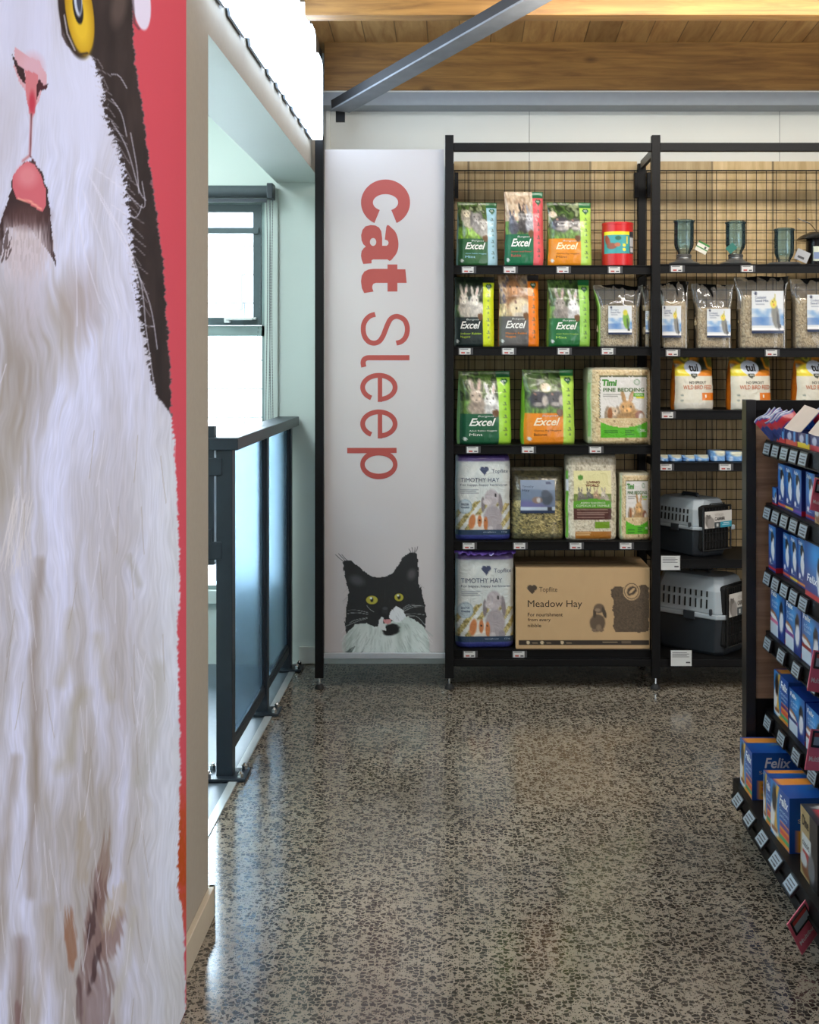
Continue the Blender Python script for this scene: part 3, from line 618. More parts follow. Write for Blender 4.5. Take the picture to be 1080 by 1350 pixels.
# shelf edge price tag (one mesh reused)
tw, th = .054, .030
m = MB(); m.box(-tw/2-.005, -.004, -th/2, tw/2+.005, 0, th/2); m.cur = 1; m.box(-tw/2, -.0055, -th/2+.002, tw/2-.006, -.004, th/2-.002)
m.cur = 2; m.box(-tw/2+.004, -.006, th/2-.007, tw/2-.016, -.0055, th/2-.004); m.box(.004, -.006, -th/2+.006, .017, -.0055, -th/2+.011)
m.cur = 3; m.box(-tw/2+.008, -.006, -th/2+.006, -tw/2+.024, -.0055, -th/2+.012)
tagproto = m.build('price_tag', [mat('tag_case', (70, 70, 72), .4), mat('tag_screen', (206, 206, 204), .4), mat('tag_ink', (70, 70, 74), .5), mat('tag_red', (176, 70, 60), .5)])
tagme = tagproto.data; bpy.data.objects.remove(tagproto)
def shelf(a, b, z, pxs, depth=.355, lip=.038):
    cx = (a+b)/2
    m = MB(); m.box(*R_(a, YF+.018, z-.006), *R_(b, YF+.018+depth, z)); m.box(*R_(a, YF+.012, z-lip), *R_(b, YF+.018, z))
    m.box(*R_(a, YF+.006, z-lip), *R_(b, YF+.012, z-lip+.004)).box(*R_(a, YF+.006, z-.004), *R_(b, YF+.012, z))
    m.box(*R_(a, YF+.03, z-.03), *R_(a+.012, YF+.018+depth, z-.006)).box(*R_(b-.012, YF+.03, z-.03), *R_(b, YF+.018+depth, z-.006))
    s = m.build('shelf', blackm, rk)
    for px in pxs:
        o = mesh_obj('price_tag', tagme, s, R_((px-CX)*(YF+.01)/F, YF+.011, z-lip/2-.001))
    return s
Z1, Z2, Z3, Z4, Z5 = ZP(349.5), ZP(457), ZP(587), ZP(714), ZP(857)
for z, px in ((Z1, (618, 673, 743, 811)), (Z2, (614, 671, 744, 802)), (Z3, (624, 697, 786)), (Z4, (619, 686, 760, 826)), (Z5, (620, 685))): shelf(-.022, .820, z, px)
W1, W2, W3, W4, W5, W6 = ZP(348), ZP(459), ZP(541), ZP(610), ZP(738), ZP(868)
for z, px in ((W1, (893, 986)), (W2, (887, 1018)), (W3, (881,)), (W4, (879, 957)), (W5, ()), (W6, ())): s = shelf(.856, 1.70, z, px)
for px, py, s_ in ((883, 741, 1), (897, 866, 1.1)):       # the two larger paper price cards
    q = P(px, py, YF); m = MB(); w2, h2_ = .040*s_, .030*s_
    m.box(-w2-.004, 0, -h2_-.004, w2+.004, .004, h2_+.004); m.cur = 1; m.box(-w2, -.002, -h2_, w2, 0, h2_); m.cur = 2
    for k in range(4): m.box(-w2+.006, -.0025, h2_-.010-k*.006, w2-.02+.01*(k % 2), -.002, h2_-.008-k*.006)
    m.box(w2-.024, -.0025, -h2_+.012, w2-.006, -.002, -h2_+.018)
    m.build('price_card', [blackm, mat('card_white', (200, 202, 200), .5), mat('tag_ink', (0, 0, 0))], rk, loc=R_(q.x, q.y-.022, q.z))

# ------------------------------------------------------------------ "Cat Sleep" sign panel
YP = 5.186
pn = empty('sign_panel', ((XP(428)+XP(585))/2, YP+.01, ZP(861))); tag(pn, 'tall white sign panel reading Cat Sleep with a cat portrait at its foot', 'sign panel')
px0, pz0 = pn.location.x, pn.location.z
def PL(px, py, Y=YP): q = P(px, py, Y); return Vector((q.x-px0, Y-(YP+.01), q.z-pz0))
a = PL(428, 861); b = PL(585.5, 197)
box('panel_board', a.x, -.01, 0, b.x, .012, b.z, noisy('panel_white', (192, 186, 186), .45, .01, 3), pn)
def sm(pts, n=6):
    out = []; k = len(pts)
    for i in range(k):
        p0, p1, p2, p3 = (np.array(pts[(i+j-1) % k], float) for j in range(4))
        for t in np.arange(n)/n: out.append(tuple(.5*((2*p1)+(-p0+p2)*t+(2*p0-5*p1+4*p2-p3)*t*t+(-p0+3*p1-3*p2+p3)*t**3)))
    return out
def band(pts, w_):
    pts = [np.array(p, float) for p in pts]; A_, B_ = [], []
    for i, p in enumerate(pts):
        d = pts[min(i+1, len(pts)-1)]-pts[max(i-1, 0)]; d /= np.hypot(*d)+1e-9; n = np.array([-d[1], d[0]])*w_/2
        A_.append(tuple(p+n)); B_.append(tuple(p-n))
    return A_+B_[::-1]
def arc(cx, cy, rx, ry, a0, a1, n=40): return [(cx+rx*math.cos(math.radians(a0+(a1-a0)*i/n)), cy+ry*math.sin(math.radians(a0+(a1-a0)*i/n))) for i in range(n+1)]
red_ink = mat('sign_red', (164, 72, 66), .5)
G = {'c': [[*arc(442, 385, 162, 152, 117, 423), *arc(442, 385, 83, 55, 423, 117)]],
     'a': [sm([(447,545),(490,560),(515,595),(527,650),(522,700),(500,740),(460,758)],4)[:24]+[(455,760),(360,760),(350,766),(350,786),(295,790),(284,760),(280,735),(284,705),(298,686),(312,675),(295,660),(284,635),(281,600),(290,565),(310,542),(345,533),(375,536),(400,550),(414,575),(420,620),(420,670),(450,670),(460,660),(462,648),(456,636),(437,628)], arc(360, 645, 21, 26, 0, 351, 20)],
     't': [[(455,793),(520,793),(520,825),(573,825),(581,915),(520,915),(520,972),(455,972),(455,915),(378,915),(362,921),(355,935),(355,950),(363,972),(302,982),(286,950),(280,905),(285,868),(302,840),(330,826),(360,822),(455,822)]],
     'S': [band(smo([(513,1312),(545,1302),(572,1275),(585,1235),(583,1195),(565,1158),(530,1138),(500,1138),(474,1155),(455,1190),(440,1228),(425,1265),(402,1298),(370,1312),(335,1304),(308,1275),(296,1235),(298,1190),(315,1155),(342,1132),(374,1122)]), 33)],
     'l': [band(smo([(600,1408),(500,1408),(400,1408),(335,1408)])+smo([(320,1409),(301,1420),(294,1442),(299,1469)]), 34)],
     'e1': [band(arc(398, 1603, 107, 79, 92, -242), 32)], 'e1b': [[(391,1528),(420,1528),(420,1699),(391,1699)]],
     'e2': [band(arc(398, 1844, 107, 79, 92, -242), 32)], 'e2b': [[(391,1769),(420,1769),(420,1940),(391,1940)]],
     'p': [[(189,2002),(515,2002),(515,2036),(189,2038)]], 'pb': [arc(398, 2112, 123, 97, 0, 355, 60), arc(398, 2112, 93, 60, 0, 355, 50)]}
names = {'c': 'C', 'a': 'a', 't': 't'}
for grp in (('c',), ('a',), ('t',), ('S',), ('l',), ('e1', 'e1b'), ('e2', 'e2b'), ('p', 'pb')):
    vs, fs = [], []
    for j, k in enumerate(grp):
        me = curve_mesh(G[k]); n = len(vs)
        for v in me.vertices:
            q = PL(420+v.co.x/5, 190+v.co.y/5); vs.append((q.x, -.0106-.0002*j, q.z))
        fs += [[n+i for i in p.vertices] for p in me.polygons]
    me = bpy.data.meshes.new('letter'); me.from_pydata(vs, [], fs); me.materials.append(red_ink); mesh_obj('letter', me, pn)
def small_cat():
    us = np.arange(436, 574, .8); vs = np.arange(716, 861.2, .8)
    U, V = np.meshgrid(us, vs); x = (U.ravel()-410)*5.684; y = (V.ravel()-700)*5.684
    A = Art(x, y, (192, 186, 186))
    fur = (vn(x*.12, y*.05, 1)-.5)*14
    A.u = x+fur
    A.poly([(252, 700), (262, 640), (268, 560), (275, 480), (285, 460), (262, 370), (246, 290), (240, 232), (262, 218), (300, 222), (360, 268), (410, 310), (450, 338), (500, 350), (560, 340), (610, 318), (650, 260), (690, 195), (740, 160), (790, 165), (803, 210), (806, 290), (808, 390), (830, 440), (850, 520), (858, 600), (862, 680), (850, 760), (820, 840), (300, 840), (268, 780)], (34, 36, 38))
    A.u = x+fur*1.6
    A.poly([(255, 925), (265, 860), (255, 790), (290, 740), (330, 700), (420, 690), (480, 720), (540, 700), (640, 660), (720, 640), (800, 680), (850, 720), (880, 800), (885, 925)], (196, 208, 204))
    A.u = x
    A.speck(0, 0, 0, 0, [(150, 166, 160), (206, 216, 212), (222, 228, 226)], .018, .006, 9, mask=((np.hypot((x-560)/330, (y-860)/190) < 1)&(A.c[:, 0] > 150)&(y > 690))*.6)
    A.poly([(250, 925), (262, 900), (330, 860), (300, 925)], (60, 70, 68), .8, 8, .05); A.poly([(360, 925), (400, 880), (380, 925)], (110, 124, 120), .7)
    A.ell(345, 370, 55, 34, (84, 84, 88), 20, .9, .8); A.ell(755, 325, 30, 40, (92, 88, 90), 20, .9, .8)
    A.ell(555, 610, 46, 44, (24, 26, 28), 0, .6); A.ell(600, 740, 64, 44, (22, 24, 26), -8, .3, 1, .3)
    A.poly([(640, 560), (690, 590), (710, 640), (680, 680), (620, 680), (585, 655), (592, 610)], (218, 222, 226), 1, 18, .05)
    A.poly([(512, 670), (530, 640), (548, 652), (540, 690), (560, 705), (565, 745), (530, 740), (505, 712)], (210, 212, 212), 1, 12, .06); A.ell(555, 598, 24, 30, (40, 42, 46), 0, .6); A.ell(556, 580, 20, 11, (66, 66, 72), 0, .5)
    A.poly([(538, 662), (604, 662), (598, 690), (575, 698), (552, 690)], (206, 142, 144), 1, 6, .08); A.line([(556, 620), (560, 660)], 8, (20, 20, 22))
    for cx, cy, rx, ry in ((457, 517, 44, 32), (660, 497, 34, 29)):
        A.ell(cx, cy, rx+6, ry+6, (14, 16, 16), 0, .15); A.ell(cx, cy, rx, ry, (176, 168, 60), 0, .12); A.ell(cx, cy-2, 12, 18, (20, 24, 22), 0, .3); A.ell(cx-6, cy-14, 9, 8, (224, 232, 224), 0, .4)
    for p_ in ([(185, 178), (215, 205), (246, 230)], [(208, 170), (235, 200), (258, 225)], [(232, 178), (255, 205), (275, 222)], [(800, 118), (795, 140), (780, 165)], [(780, 125), (778, 150), (770, 168)], [(758, 122), (762, 145), (760, 165)], [(735, 135), (745, 150), (750, 165)]): A.line(p_, 5, (70, 70, 74), .9)
    for p_ in ([(690, 590), (760, 560), (846, 562)], [(700, 600), (770, 570), (846, 566)], [(700, 625), (780, 620), (850, 628)], [(700, 640), (790, 640), (852, 700)], [(690, 650), (760, 690), (830, 740)], [(690, 580), (730, 555), (778, 552)], [(430, 612), (350, 594), (280, 594)], [(430, 625), (350, 612), (276, 618)], [(420, 655), (340, 680), (255, 716)], [(420, 650), (330, 668), (290, 690)], [(470, 605), (440, 585), (420, 560)]):
        A.line(smo(p_, 4), 3.5, (200, 206, 206), .75)
    for k in range(260):
        a0 = 262+610*h2(k, 31); b0 = 700+215*h2(k, 32); dx = (a0-560)*.14+20*(h2(k, 33)-.5); ok = b0 > 720+abs(a0-600)*.0
        if ok and not (530 < a0 < 680 and b0 < 790): A.line([(a0, b0), (a0+dx, b0+38+20*h2(k, 34))], 4, (222, 230, 228) if k % 2 else (146, 160, 156), .45, soft=1)
    for k in range(120):
        a0 = 270+560*h2(k, 41); b0 = 380+330*h2(k, 42); A.line([(a0, b0), (a0+(a0-555)*.12, b0+30)], 3, (66, 68, 72), .35*float(h2(k, 43)), soft=1)
    c = A.lin(); me = None
    def sf(u, v):
        Yp = YP; return np.stack([(u-CX)*Yp/F-px0, np.full(len(u), -.0108), CH-(v-CY)*Yp/F-pz0], 1)
    grid_obj('cat_portrait', us, vs, sf, c, attr_mat('panel_print', .45), pn, False)
small_cat()

# ------------------------------------------------------------------ bags and packs
def pack(name, lab, cat, group, x0, x1, yt, yb, Yf, D, art, side, zrest, yaw=0, pinch=True, mt=None, nx=46, nz=64, wr=.0035, seed=0, sidedark=None, flare=0.0, topfn=None, parent=None, toplean=0.0, sq=.35):
    """a filled bag or wrapped pack; the printed front is a fine grid, sides and back close the body. x/y in photo px at depth Yf"""
    W = (x1-x0)*Yf/F; H = (yb-yt)*Yf/F
    cx = ((x0+x1)/2-CX)*Yf/F
    vv = np.linspace(0, 1, nz); uu = np.linspace(0, 1, nx)
    def prof(v):
        if pinch: return np.interp(v, [0, .05, .12, .3, .55, .9, .97, 1], [.07, .12, .38, .80, 1, .98, .93, .8])
        return np.interp(v, [0, .015, .05, .5, .95, .985, 1], [.78, .92, .99, 1, .99, .93, .82])
    def wid(v):
        if pinch: return np.interp(v, [0, .1, .3, .6, .9, 1], [1+flare, .985+flare*.6, .96, .97, 1, .985])
        return np.interp(v, [0, .02, .06, .5, .95, .98, 1], [.93, .975, .992, 1, .992, .975, .93])
    def surf(u, v, off=0.0):
        u = np.asarray(u, float); v = np.asarray(v, float)
        hd = D/2*prof(v); ed = np.abs(2*u-1)
        rnd = (1-sq*ed**8) if not pinch else (1-.28*ed**3-.3*ed**10)
        wn_ = wr*((fbm(u*4+seed*3.1, v*5+seed, seed)-.5)*2+.6*(fbm(u*9+v*6, v*4+seed, seed+9)-.5))*(1.2 if pinch else .6)
        y = -hd*rnd+wn_*(1-ed**6)-off+D/2-toplean*(1-v)*0
        x = (u-.5)*W*wid(v)+wr*.9*(fbm(v*5+seed*7, u*1.5, seed+4)-.5)*ed*2
        return np.stack([x, y-D/2, (1-v)*H+0*u], -1)
    U, V = np.meshgrid(uu, vv); F_ = surf(U.ravel(), V.ravel()).reshape(nz, nx, 3)
    A = art(U.ravel(), V.ravel()); fc = A.lin().reshape(nz, nx, 3)
    sd = lin(side); sdk = lin(sidedark if sidedark is not None else tuple(np.array(side)*.9))
    cols = [F_[:, i] for i in range(nx)]; cc = [fc[:, i] for i in range(nx)]
    hd = D/2*prof(vv); hw = W/2*wid(vv); z = (1-vv)*H; fold = (.045 if pinch else 0)*W*(1-.6*vv)
    def col(x, y): return np.stack([x, y, z], 1)
    def flat(c): 
        t = np.tile(c, (nz, 1)); return t*(1+.16*(vn(vv*26, vv*0+seed, 3)-.5)[:, None])
    cols += [col(F_[:, -1, 0]+.0006, F_[:, -1, 1]+.0015), col(hw*.995-fold*.25, -hd*.25), col(hw-fold*.9, hd*0), col(hw*.995-fold*.25, hd*.4), col(hw*.95, hd*.85)]
    cc += [flat(sd)]*3+[flat(sdk)]*2
    for t in (.6, .2, -.2, -.6): cols.append(col(hw*t, hd)); cc.append(flat(sd))
    cols += [col(-hw*.95, hd*.85), col(-hw*.995+fold*.25, hd*.4), col(-hw+fold*.9, hd*0), col(-hw*.995+fold*.25, -hd*.25), col(F_[:, 0, 0]-.0006, F_[:, 0, 1]+.0015)]
    cc += [flat(sdk)]*2+[flat(sd)]*3
    pts = np.stack(cols, 1); cl = np.stack(cc, 1); k = pts.shape[1]
    idx = np.arange(nz*k).reshape(nz, k); nxt = np.roll(idx, -1, 1)
    f = np.stack([idx[:-1], idx[1:], nxt[1:], nxt[:-1]], -1).reshape(-1, 4)
    o = raw_mesh(name, pts.reshape(-1, 3), f, cl.reshape(-1, 3), mt or bagm, parent, True, extra=[idx[0].tolist()[::-1][::-1], idx[-1].tolist()[::-1]])
    if topfn: pass
    o.location = (cx, Yf+D/2, zrest); o.rotation_euler = (0, 0, math.radians(yaw))
    if lab: tag(o, lab, cat, group)
    def sf(u, v): p = surf(np.array([u]), np.array([v]))[0]; return (p[0], p[1]-.0011, p[2])
    return o, sf
def rabbit(A, x, y, s, c, lop=False, dark=(50, 42, 38)):
    c = np.array(c, float); q = .74; n0 = A.c.copy()
    A.ell(x+.05*s, y+.09*s, .14*s, .11*s*q+.02, c*.88, 8, .3, 1, .4)
    if lop: A.ell(x-.085*s, y+.01, .032*s, .085*s, c*.7, 12, .3); A.ell(x+.085*s, y+.01, .032*s, .085*s, c*.72, -12, .3)
    else: A.ell(x-.035*s, y-.095*s, .022*s, .062*s, c*.86, -18, .3); A.ell(x+.045*s, y-.095*s, .022*s, .062*s, c*.9, 20, .3); A.ell(x+.045*s, y-.09*s, .010*s, .042*s, (206, 170, 160), 20, .5, .8)
    A.ell(x, y-.01*s, .078*s, .070*s*q, c, 0, .35, 1, .3); A.ell(x+.01*s, y+.018*s, .038*s, .024*s, np.minimum(c*1.14, 255), 0, .6); A.ell(x, y+.055*s, .07*s, .02*s, c*.7, 0, .8, .6)
    A.ell(x-.040*s, y-.015*s, .009*s, .009*s, dark, 0, .5, .9); A.ell(x+.042*s, y-.015*s, .009*s, .009*s, dark, 0, .5, .9); A.ell(x, y+.02*s, .008*s, .006*s, c*.5, 0, .5)
    ch = (np.abs(A.c-n0).sum(1) > 8); A.c[ch] *= (.80+.42*fbm(A.u[ch]*46, A.v[ch]*34, 7))[:, None]
GREEN = (22, 92, 58)
def excel_art(photo, label, stripe, top, animals, seed, ground=(96, 130, 60)):
    def fn(u, v):
        A = Art(u, v, label)
        A.speck(0, 0, .73, .58, photo, 9, 9, seed); A.speck(0, .40, .73, .60, [tuple(np.array(ground)*.7), ground, tuple(np.array(ground)*1.3)], 30, 14, seed+1)
        for kind, x, y, s, c in animals:
            if kind == 'r': rabbit(A, x, y, s, c)
            elif kind == 'l': rabbit(A, x, y, s, c, True)
            else:
                A.ell(x, y, .15*s, .085*s, c, 0, .35, 1, .35); A.ell(x+.08*s, y+.01*s, .045*s, .05*s, (206, 196, 184), 15, .5, .9, .4); A.ell(x-.02*s, y+.045*s, .07*s, .02*s, (196, 188, 178), 0, .6, .7); A.ell(x-.06*s, y-.055*s, .02*s, .012*s, (150, 116, 104), 20, .5); A.ell(x-.05*s, y-.005*s, .012*s, .009*s, (10, 10, 12), 0, .5); A.ell(x-.054*s, y-.008*s, .004*s, .003*s, (220, 220, 220), 0, .5)
        pz = A.v < .6; A.c[pz] *= (.84+.34*fbm(A.u[pz]*30+seed, A.v[pz]*24, seed))[:, None]
        A.rect(0, .575, .74, 1, label); A.ell(.66, .575, .075, .05, (112, 78, 48), 20, .3, 1, .5)
        A.rect(.73, 0, 1, 1, stripe); A.rect(.73, 0, 1, .085, top)
        for cx in (.835, .895): A.ell(cx, .135, .04, .030, GREEN, 0, .2)
        A.poly([(.80, .14), (.93, .14), (.865, .20)], GREEN)
        for k in range(8):
            yy = .26+k*.087; A.ell(.865, yy, .022, .014, (60, 96, 84), 0, .3, .9); A.rect(.82, yy+.022, .91, yy+.028, (80, 90, 84), .55)
        A.ell(.08, .92, .035, .022, (226, 230, 226), 0, .3); A.rect(.14, .925, .66, .932, (200, 210, 200), .6)
        return A
    return fn
def excel_text(o, sf, sub, subc, tone=(238, 238, 232)):
    L = [('Excel', .14, .64, .66, .745, tone, .022, .35), ('Burgess', .30, .60, .62, .632, (214, 220, 214), .0, .15),
         (sub[0], .15, .80, .68, .825, subc, .0, 0), (sub[1], .15, .845, .40, .88, subc, .0, 0), ('95%', .83, .125, .90, .15, (230, 235, 225), .01, 0)]
    letters([(t, a*.985+.005, b, c, d, col, *r) for t, a, b, c, d, col, *r in L], sf, o)
GRP = 'small animal food bags on the shelves'
leaf = [(34, 52, 26), (58, 84, 36), (96, 124, 62), (28, 40, 22), (150, 160, 120)]
brick = [(196, 170, 140), (214, 192, 164), (170, 140, 112), (220, 200, 176)]
dk = [(18, 30, 20), (36, 52, 32), (22, 34, 26), (60, 76, 50)]
greyr = (176, 170, 160); lg = (222, 218, 212)
o, sf = pack('rabbit_food_bag', 'green bag with a pale blue stripe and teal side, leftmost on the top shelf', 'pet food bag', GRP, 602, 656, 264, 349.5, 5.21, .10,
     excel_art(leaf, (40, 94, 50), (158, 200, 214), (40, 100, 60), [('l', .20, .20, 1.2, (206, 196, 170)), ('l', .45, .26, 1.5, (150, 146, 142)), ('l', .62, .36, 1.4, (170, 166, 158))], 3, (120, 160, 50)), (66, 150, 144), Z1, 12, seed=1)
excel_text(o, sf, ('Adult Rabbit Nuggets', 'Mint'), (150, 206, 226))
o, sf = pack('rabbit_food_bag', 'tall green rabbit food bag with a coral stripe and three rabbits before bricks', 'pet food bag', GRP, 665, 717, 250, 349.5, 5.21, .10,
     excel_art(brick, (16, 104, 66), (226, 92, 100), (16, 104, 66), [('r', .16, .40, 1.0, (92, 92, 104)), ('r', .42, .34, 1.2, (54, 50, 52)), ('r', .62, .36, 1.2, (176, 176, 182))], 6), (190, 60, 72), Z1, 5, seed=2)
excel_text(o, sf, ('Junior and Dwarf', 'Rabbit'), (206, 84, 84))
o, sf = pack('guinea_pig_food_bag', 'orange and lime guinea pig food bag beside the red tub on the top shelf', 'pet food bag', GRP, 722, 781, 264, 349.5, 5.21, .11,
     excel_art(leaf, (226, 140, 26), (182, 222, 96), (40, 112, 60), [('g', .28, .36, 1.5, (64, 62, 70)), ('g', .62, .36, 1.2, (90, 86, 84)), ('g', .1, .2, .6, (220, 200, 170))], 8), (160, 208, 84), Z1, 7, seed=3)
excel_text(o, sf, ('Guinea Pig Nuggets', 'Mint'), (120, 76, 26), (244, 226, 190))
o, sf = pack('rabbit_food_bag', 'near black rabbit food bag with an acid yellow stripe, leftmost on the second shelf', 'pet food bag', GRP, 599, 652, 363, 456, 5.21, .10,
     excel_art(dk, (30, 44, 44), (206, 222, 34), (40, 44, 40), [('r', .22, .33, 1.5, (216, 206, 190)), ('r', .5, .36, 1.5, (226, 218, 206))], 10, (60, 90, 50)), (70, 90, 40), Z2, 0, seed=4)
excel_text(o, sf, ('Indoor Rabbit', 'Nuggets'), (176, 206, 40))
o, sf = pack('rabbit_food_bag', 'grey and orange rabbit food bag with a brown rabbit photo, second on the second shelf', 'pet food bag', GRP, 657, 711, 361, 456.5, 5.21, .10,
     excel_art([(120, 84, 56), (196, 166, 130), (70, 66, 88), (214, 196, 160)], (98, 96, 94), (240, 128, 26), (60, 56, 54), [('r', .36, .20, 2.2, (170, 120, 78)), ('g', .5, .48, 1.8, (222, 206, 170))], 12, (206, 184, 140)), (240, 122, 20), Z2, 6, seed=5)
excel_text(o, sf, ('Mature Rabbit', 'Nuggets'), (240, 140, 40))
o, sf = pack('rabbit_food_bag', 'green and lime rabbit food bag between the grey orange bag and a clear seed bag', 'pet food bag', GRP, 722, 779, 367, 456.5, 5.21, .11,
     excel_art(leaf, (32, 108, 56), (150, 206, 84), (36, 120, 64), [('r', .24, .38, 1.7, (150, 142, 134)), ('r', .56, .40, 1.6, (226, 226, 226))], 14), (142, 204, 78), Z2, 8, seed=6)
excel_text(o, sf, ('Adult Rabbit Nuggets', 'Mint'), (176, 220, 96))
o, sf = pack('rabbit_food_bag', 'large green rabbit food bag with lime sides, leftmost on the third shelf', 'pet food bag', GRP, 603, 674, 489, 586, 5.20, .14,
     excel_art(leaf, (26, 92, 60), (168, 222, 70), (36, 96, 56), [('r', .28, .36, 1.7, (178, 162, 146)), ('r', .56, .40, 1.6, (226, 226, 222))], 16), (116, 196, 66), Z3, 13, seed=7)
excel_text(o, sf, ('Adult Rabbit Nuggets', 'Mint'), (226, 226, 216))
o, sf = pack('guinea_pig_food_bag', 'large orange and lime guinea pig food bag, middle of the third shelf', 'pet food bag', GRP, 688, 759, 487, 586, 5.20, .14,
     excel_art(leaf, (232, 138, 30), (186, 226, 90), (36, 120, 56), [('g', .26, .40, 1.4, (60, 60, 68)), ('g', .60, .40, 1.3, (80, 78, 82)), ('g', .4, .24, .7, (222, 204, 176))], 18), (150, 208, 62), Z3, 13, seed=8)
excel_text(o, sf, ('Guinea Pig Nuggets', 'Blackcurrant'), (100, 66, 26), (246, 230, 200))
# wood shavings packs
shav = [(150, 122, 84), (206, 184, 138), (226, 206, 162), (196, 166, 120), (232, 216, 178)]
def pine_art(u, v):
    A = Art(u, v, (210, 190, 150)); A.speck(0, 0, 1, 1, shav, 24, 30, 2)
    A.rect(0, 0, .055, 1, (196, 206, 176), .8); A.rect(.0, .2, .03, .9, (110, 176, 90), .7); A.rect(0, 0, 1, .035, (150, 150, 136), .7)
    zz = .012*np.abs(((v*24) % 1)*2-1); m = (u > .17+zz)&(u < .93-zz)&(v > .12+.01*np.abs(((u*18) % 1)*2-1))&(v < .70)
    A.put(((u > .155+zz)&(u < .945-zz)&(v > .108)&(v < .66))*.8, (66, 74, 44)); A.put(m, (226, 222, 216))
    rabbit(A, .37, .58, 1.1, (214, 190, 160), True); A.ell(.33, .60, .04, .08, (150, 92, 50), 0, .4); rabbit(A, .60, .53, 1.5, (206, 160, 104)); A.ell(.80, .62, .07, .06, (150, 96, 70), 0, .3); A.ell(.83, .64, .04, .05, (230, 220, 210), 0, .3)
    gm = (u > .18)&(u < .93)&(v > .74+.06*((u-.55)/.38)**2*-1)&(v < .91)
    A.put((u > .18)&(u < .93)&(v > .66)&(v < .78), (220, 196, 150)); A.speck(.18, .68, .93, .76, shav, 30, 30, 4); A.put((u > .18)&(u < .93)&(v > .775-.075*(np.abs(u-.55)/.38)**2)&(v < .91), (82, 176, 26))
    A.ell(.76, .19, .05, .038, (128, 156, 118), 0, .2); A.ell(.76, .19, .036, .027, (214, 214, 206), 0, .2); A.rect(.71, .335, .88, .375, (92, 170, 44)); A.rect(.75, .38, .87, .398, (226, 216, 40)); A.rect(.23, .345, .50, .352, (90, 90, 80), .6); A.rect(.23, .37, .46, .377, (90, 90, 80), .6)
    for k in range(4): A.rect(.24, .815+k*.022, .46, .822+k*.022, (30, 90, 20), .8); 
    for k in range(3): A.rect(.57, .81+k*.026, .72-.04*(k == 1), .82+k*.026, (30, 90, 20), .8)
    return A
def pine_text(o, sf): letters([('Timi', .20, .155, .44, .24, (60, 140, 40), .045, .1), ('PINE BEDDING', .22, .265, .88, .315, (70, 110, 50), .02, 0), ('38L', .81, .80, .91, .835, (226, 236, 214), .02, 0), ('100%', .73, .343, .86, .368, (222, 236, 190), .01, 0)], sf, o)
o, sf = pack('bedding_pack', 'large pine bedding pack with green band, right end of the third shelf', 'bedding pack', None, 774, 858, 484, 586, 5.20, .22, pine_art, (176, 172, 138), Z3, 4, pinch=False, mt=plainbag, seed=11, nx=70, nz=84, wr=.004)
pine_text(o, sf)
m = MB(); W = .25
for (a_, b_) in ((-.5, .5),):
    pass
top = MB(); zt_ = (586-484)*5.2/F
n_ = 14; rows = []
for j in range(4):
    for i in range(n_+1):
        t = i/n_-.5; rows.append((t*.255*(1-.05*j), .05+.02*j+.006*math.sin(i*1.9+j), zt_-.004+[0, .012, .022, .034][j]+.003*math.sin(i*2.7+j*2)))
top.v = rows
for j in range(3):
    for i in range(n_): q = j*(n_+1)+i; top.f.append([q, q+1, q+n_+2, q+n_+1]); top.mi.append(0)
top.build('plastic_flap', film, o, smooth=True)
o, sf = pack('bedding_pack', 'smaller pine bedding pack with green band, cut by the post on the fourth shelf', 'bedding pack', None, 817, 857, 624, 713, 5.20, .14, pine_art, (196, 190, 160), Z4, 4, pinch=False, mt=plainbag, seed=12, nx=50, nz=70, wr=.003)
pine_text(o, sf)
def aspen_art(u, v):
    A = Art(u, v, (206, 196, 172)); A.speck(0, 0, 1, 1, [(150, 140, 118), (206, 196, 172), (226, 218, 198), (184, 172, 146)], 30, 40, 5); A.rect(0, 0, 1, .12, (120, 112, 96), .35)
    A.rect(0, .18, .05, .97, (110, 178, 60)); A.rect(0, .29, .05, .42, (226, 226, 232)); A.rect(.15, .19, .89, .55, (230, 222, 166)); A.ell(.28, .265, .055, .03, (90, 150, 60))
    A.speck(.15, .46, .89, .54, [(96, 116, 50), (140, 156, 70)], 30, 30, 6)
    for x, c in ((.27, (130, 126, 118)), (.44, (120, 118, 112)), (.58, (190, 160, 130)), (.73, (206, 196, 180))): rabbit(A, x, .47, .62, c)
    A.put((u > .15)&(u < .89)&(v > .515+.03*(np.abs(u-.52)/.37)**2)&(v < .62), (88, 158, 36)); A.rect(.15, .62, .89, .755, (74, 34, 26))
    for k in range(6): A.rect(.22, .637+k*.018, .82-.06*(k % 2), .643+k*.018, (206, 190, 176), .55)
    A.rect(.57, .78, .86, .865, (112, 152, 24)); A.rect(.17, .89, .89, .985, (168, 108, 36)); A.rect(.20, .91, .48, .918, (230, 210, 170), .7); A.rect(.20, .93, .46, .938, (230, 210, 170), .7); A.rect(.58, .905, .86, .91, (230, 210, 170), .5)
    return A
o, sf = pack('bedding_pack', 'tall aspen shavings pack with cream, green and brown label', 'bedding pack', None, 746, 813, 600, 713, 5.20, .14, aspen_art, (196, 188, 166), Z4, 2, pinch=False, mt=plainbag, seed=13, nx=60, nz=90, wr=.003)
letters([('LIVING', .40, .305, .66, .335, (110, 40, 24), .03, 0), ('WORLD', .38, .342, .65, .372, (110, 40, 24), .03, 0), ('ASPEN SHAVINGS', .28, .55, .77, .573, (230, 236, 210), .0, 0), ('COPEAUX DE TREMBLE', .20, .583, .85, .606, (230, 236, 210), .0, 0)], sf, o)
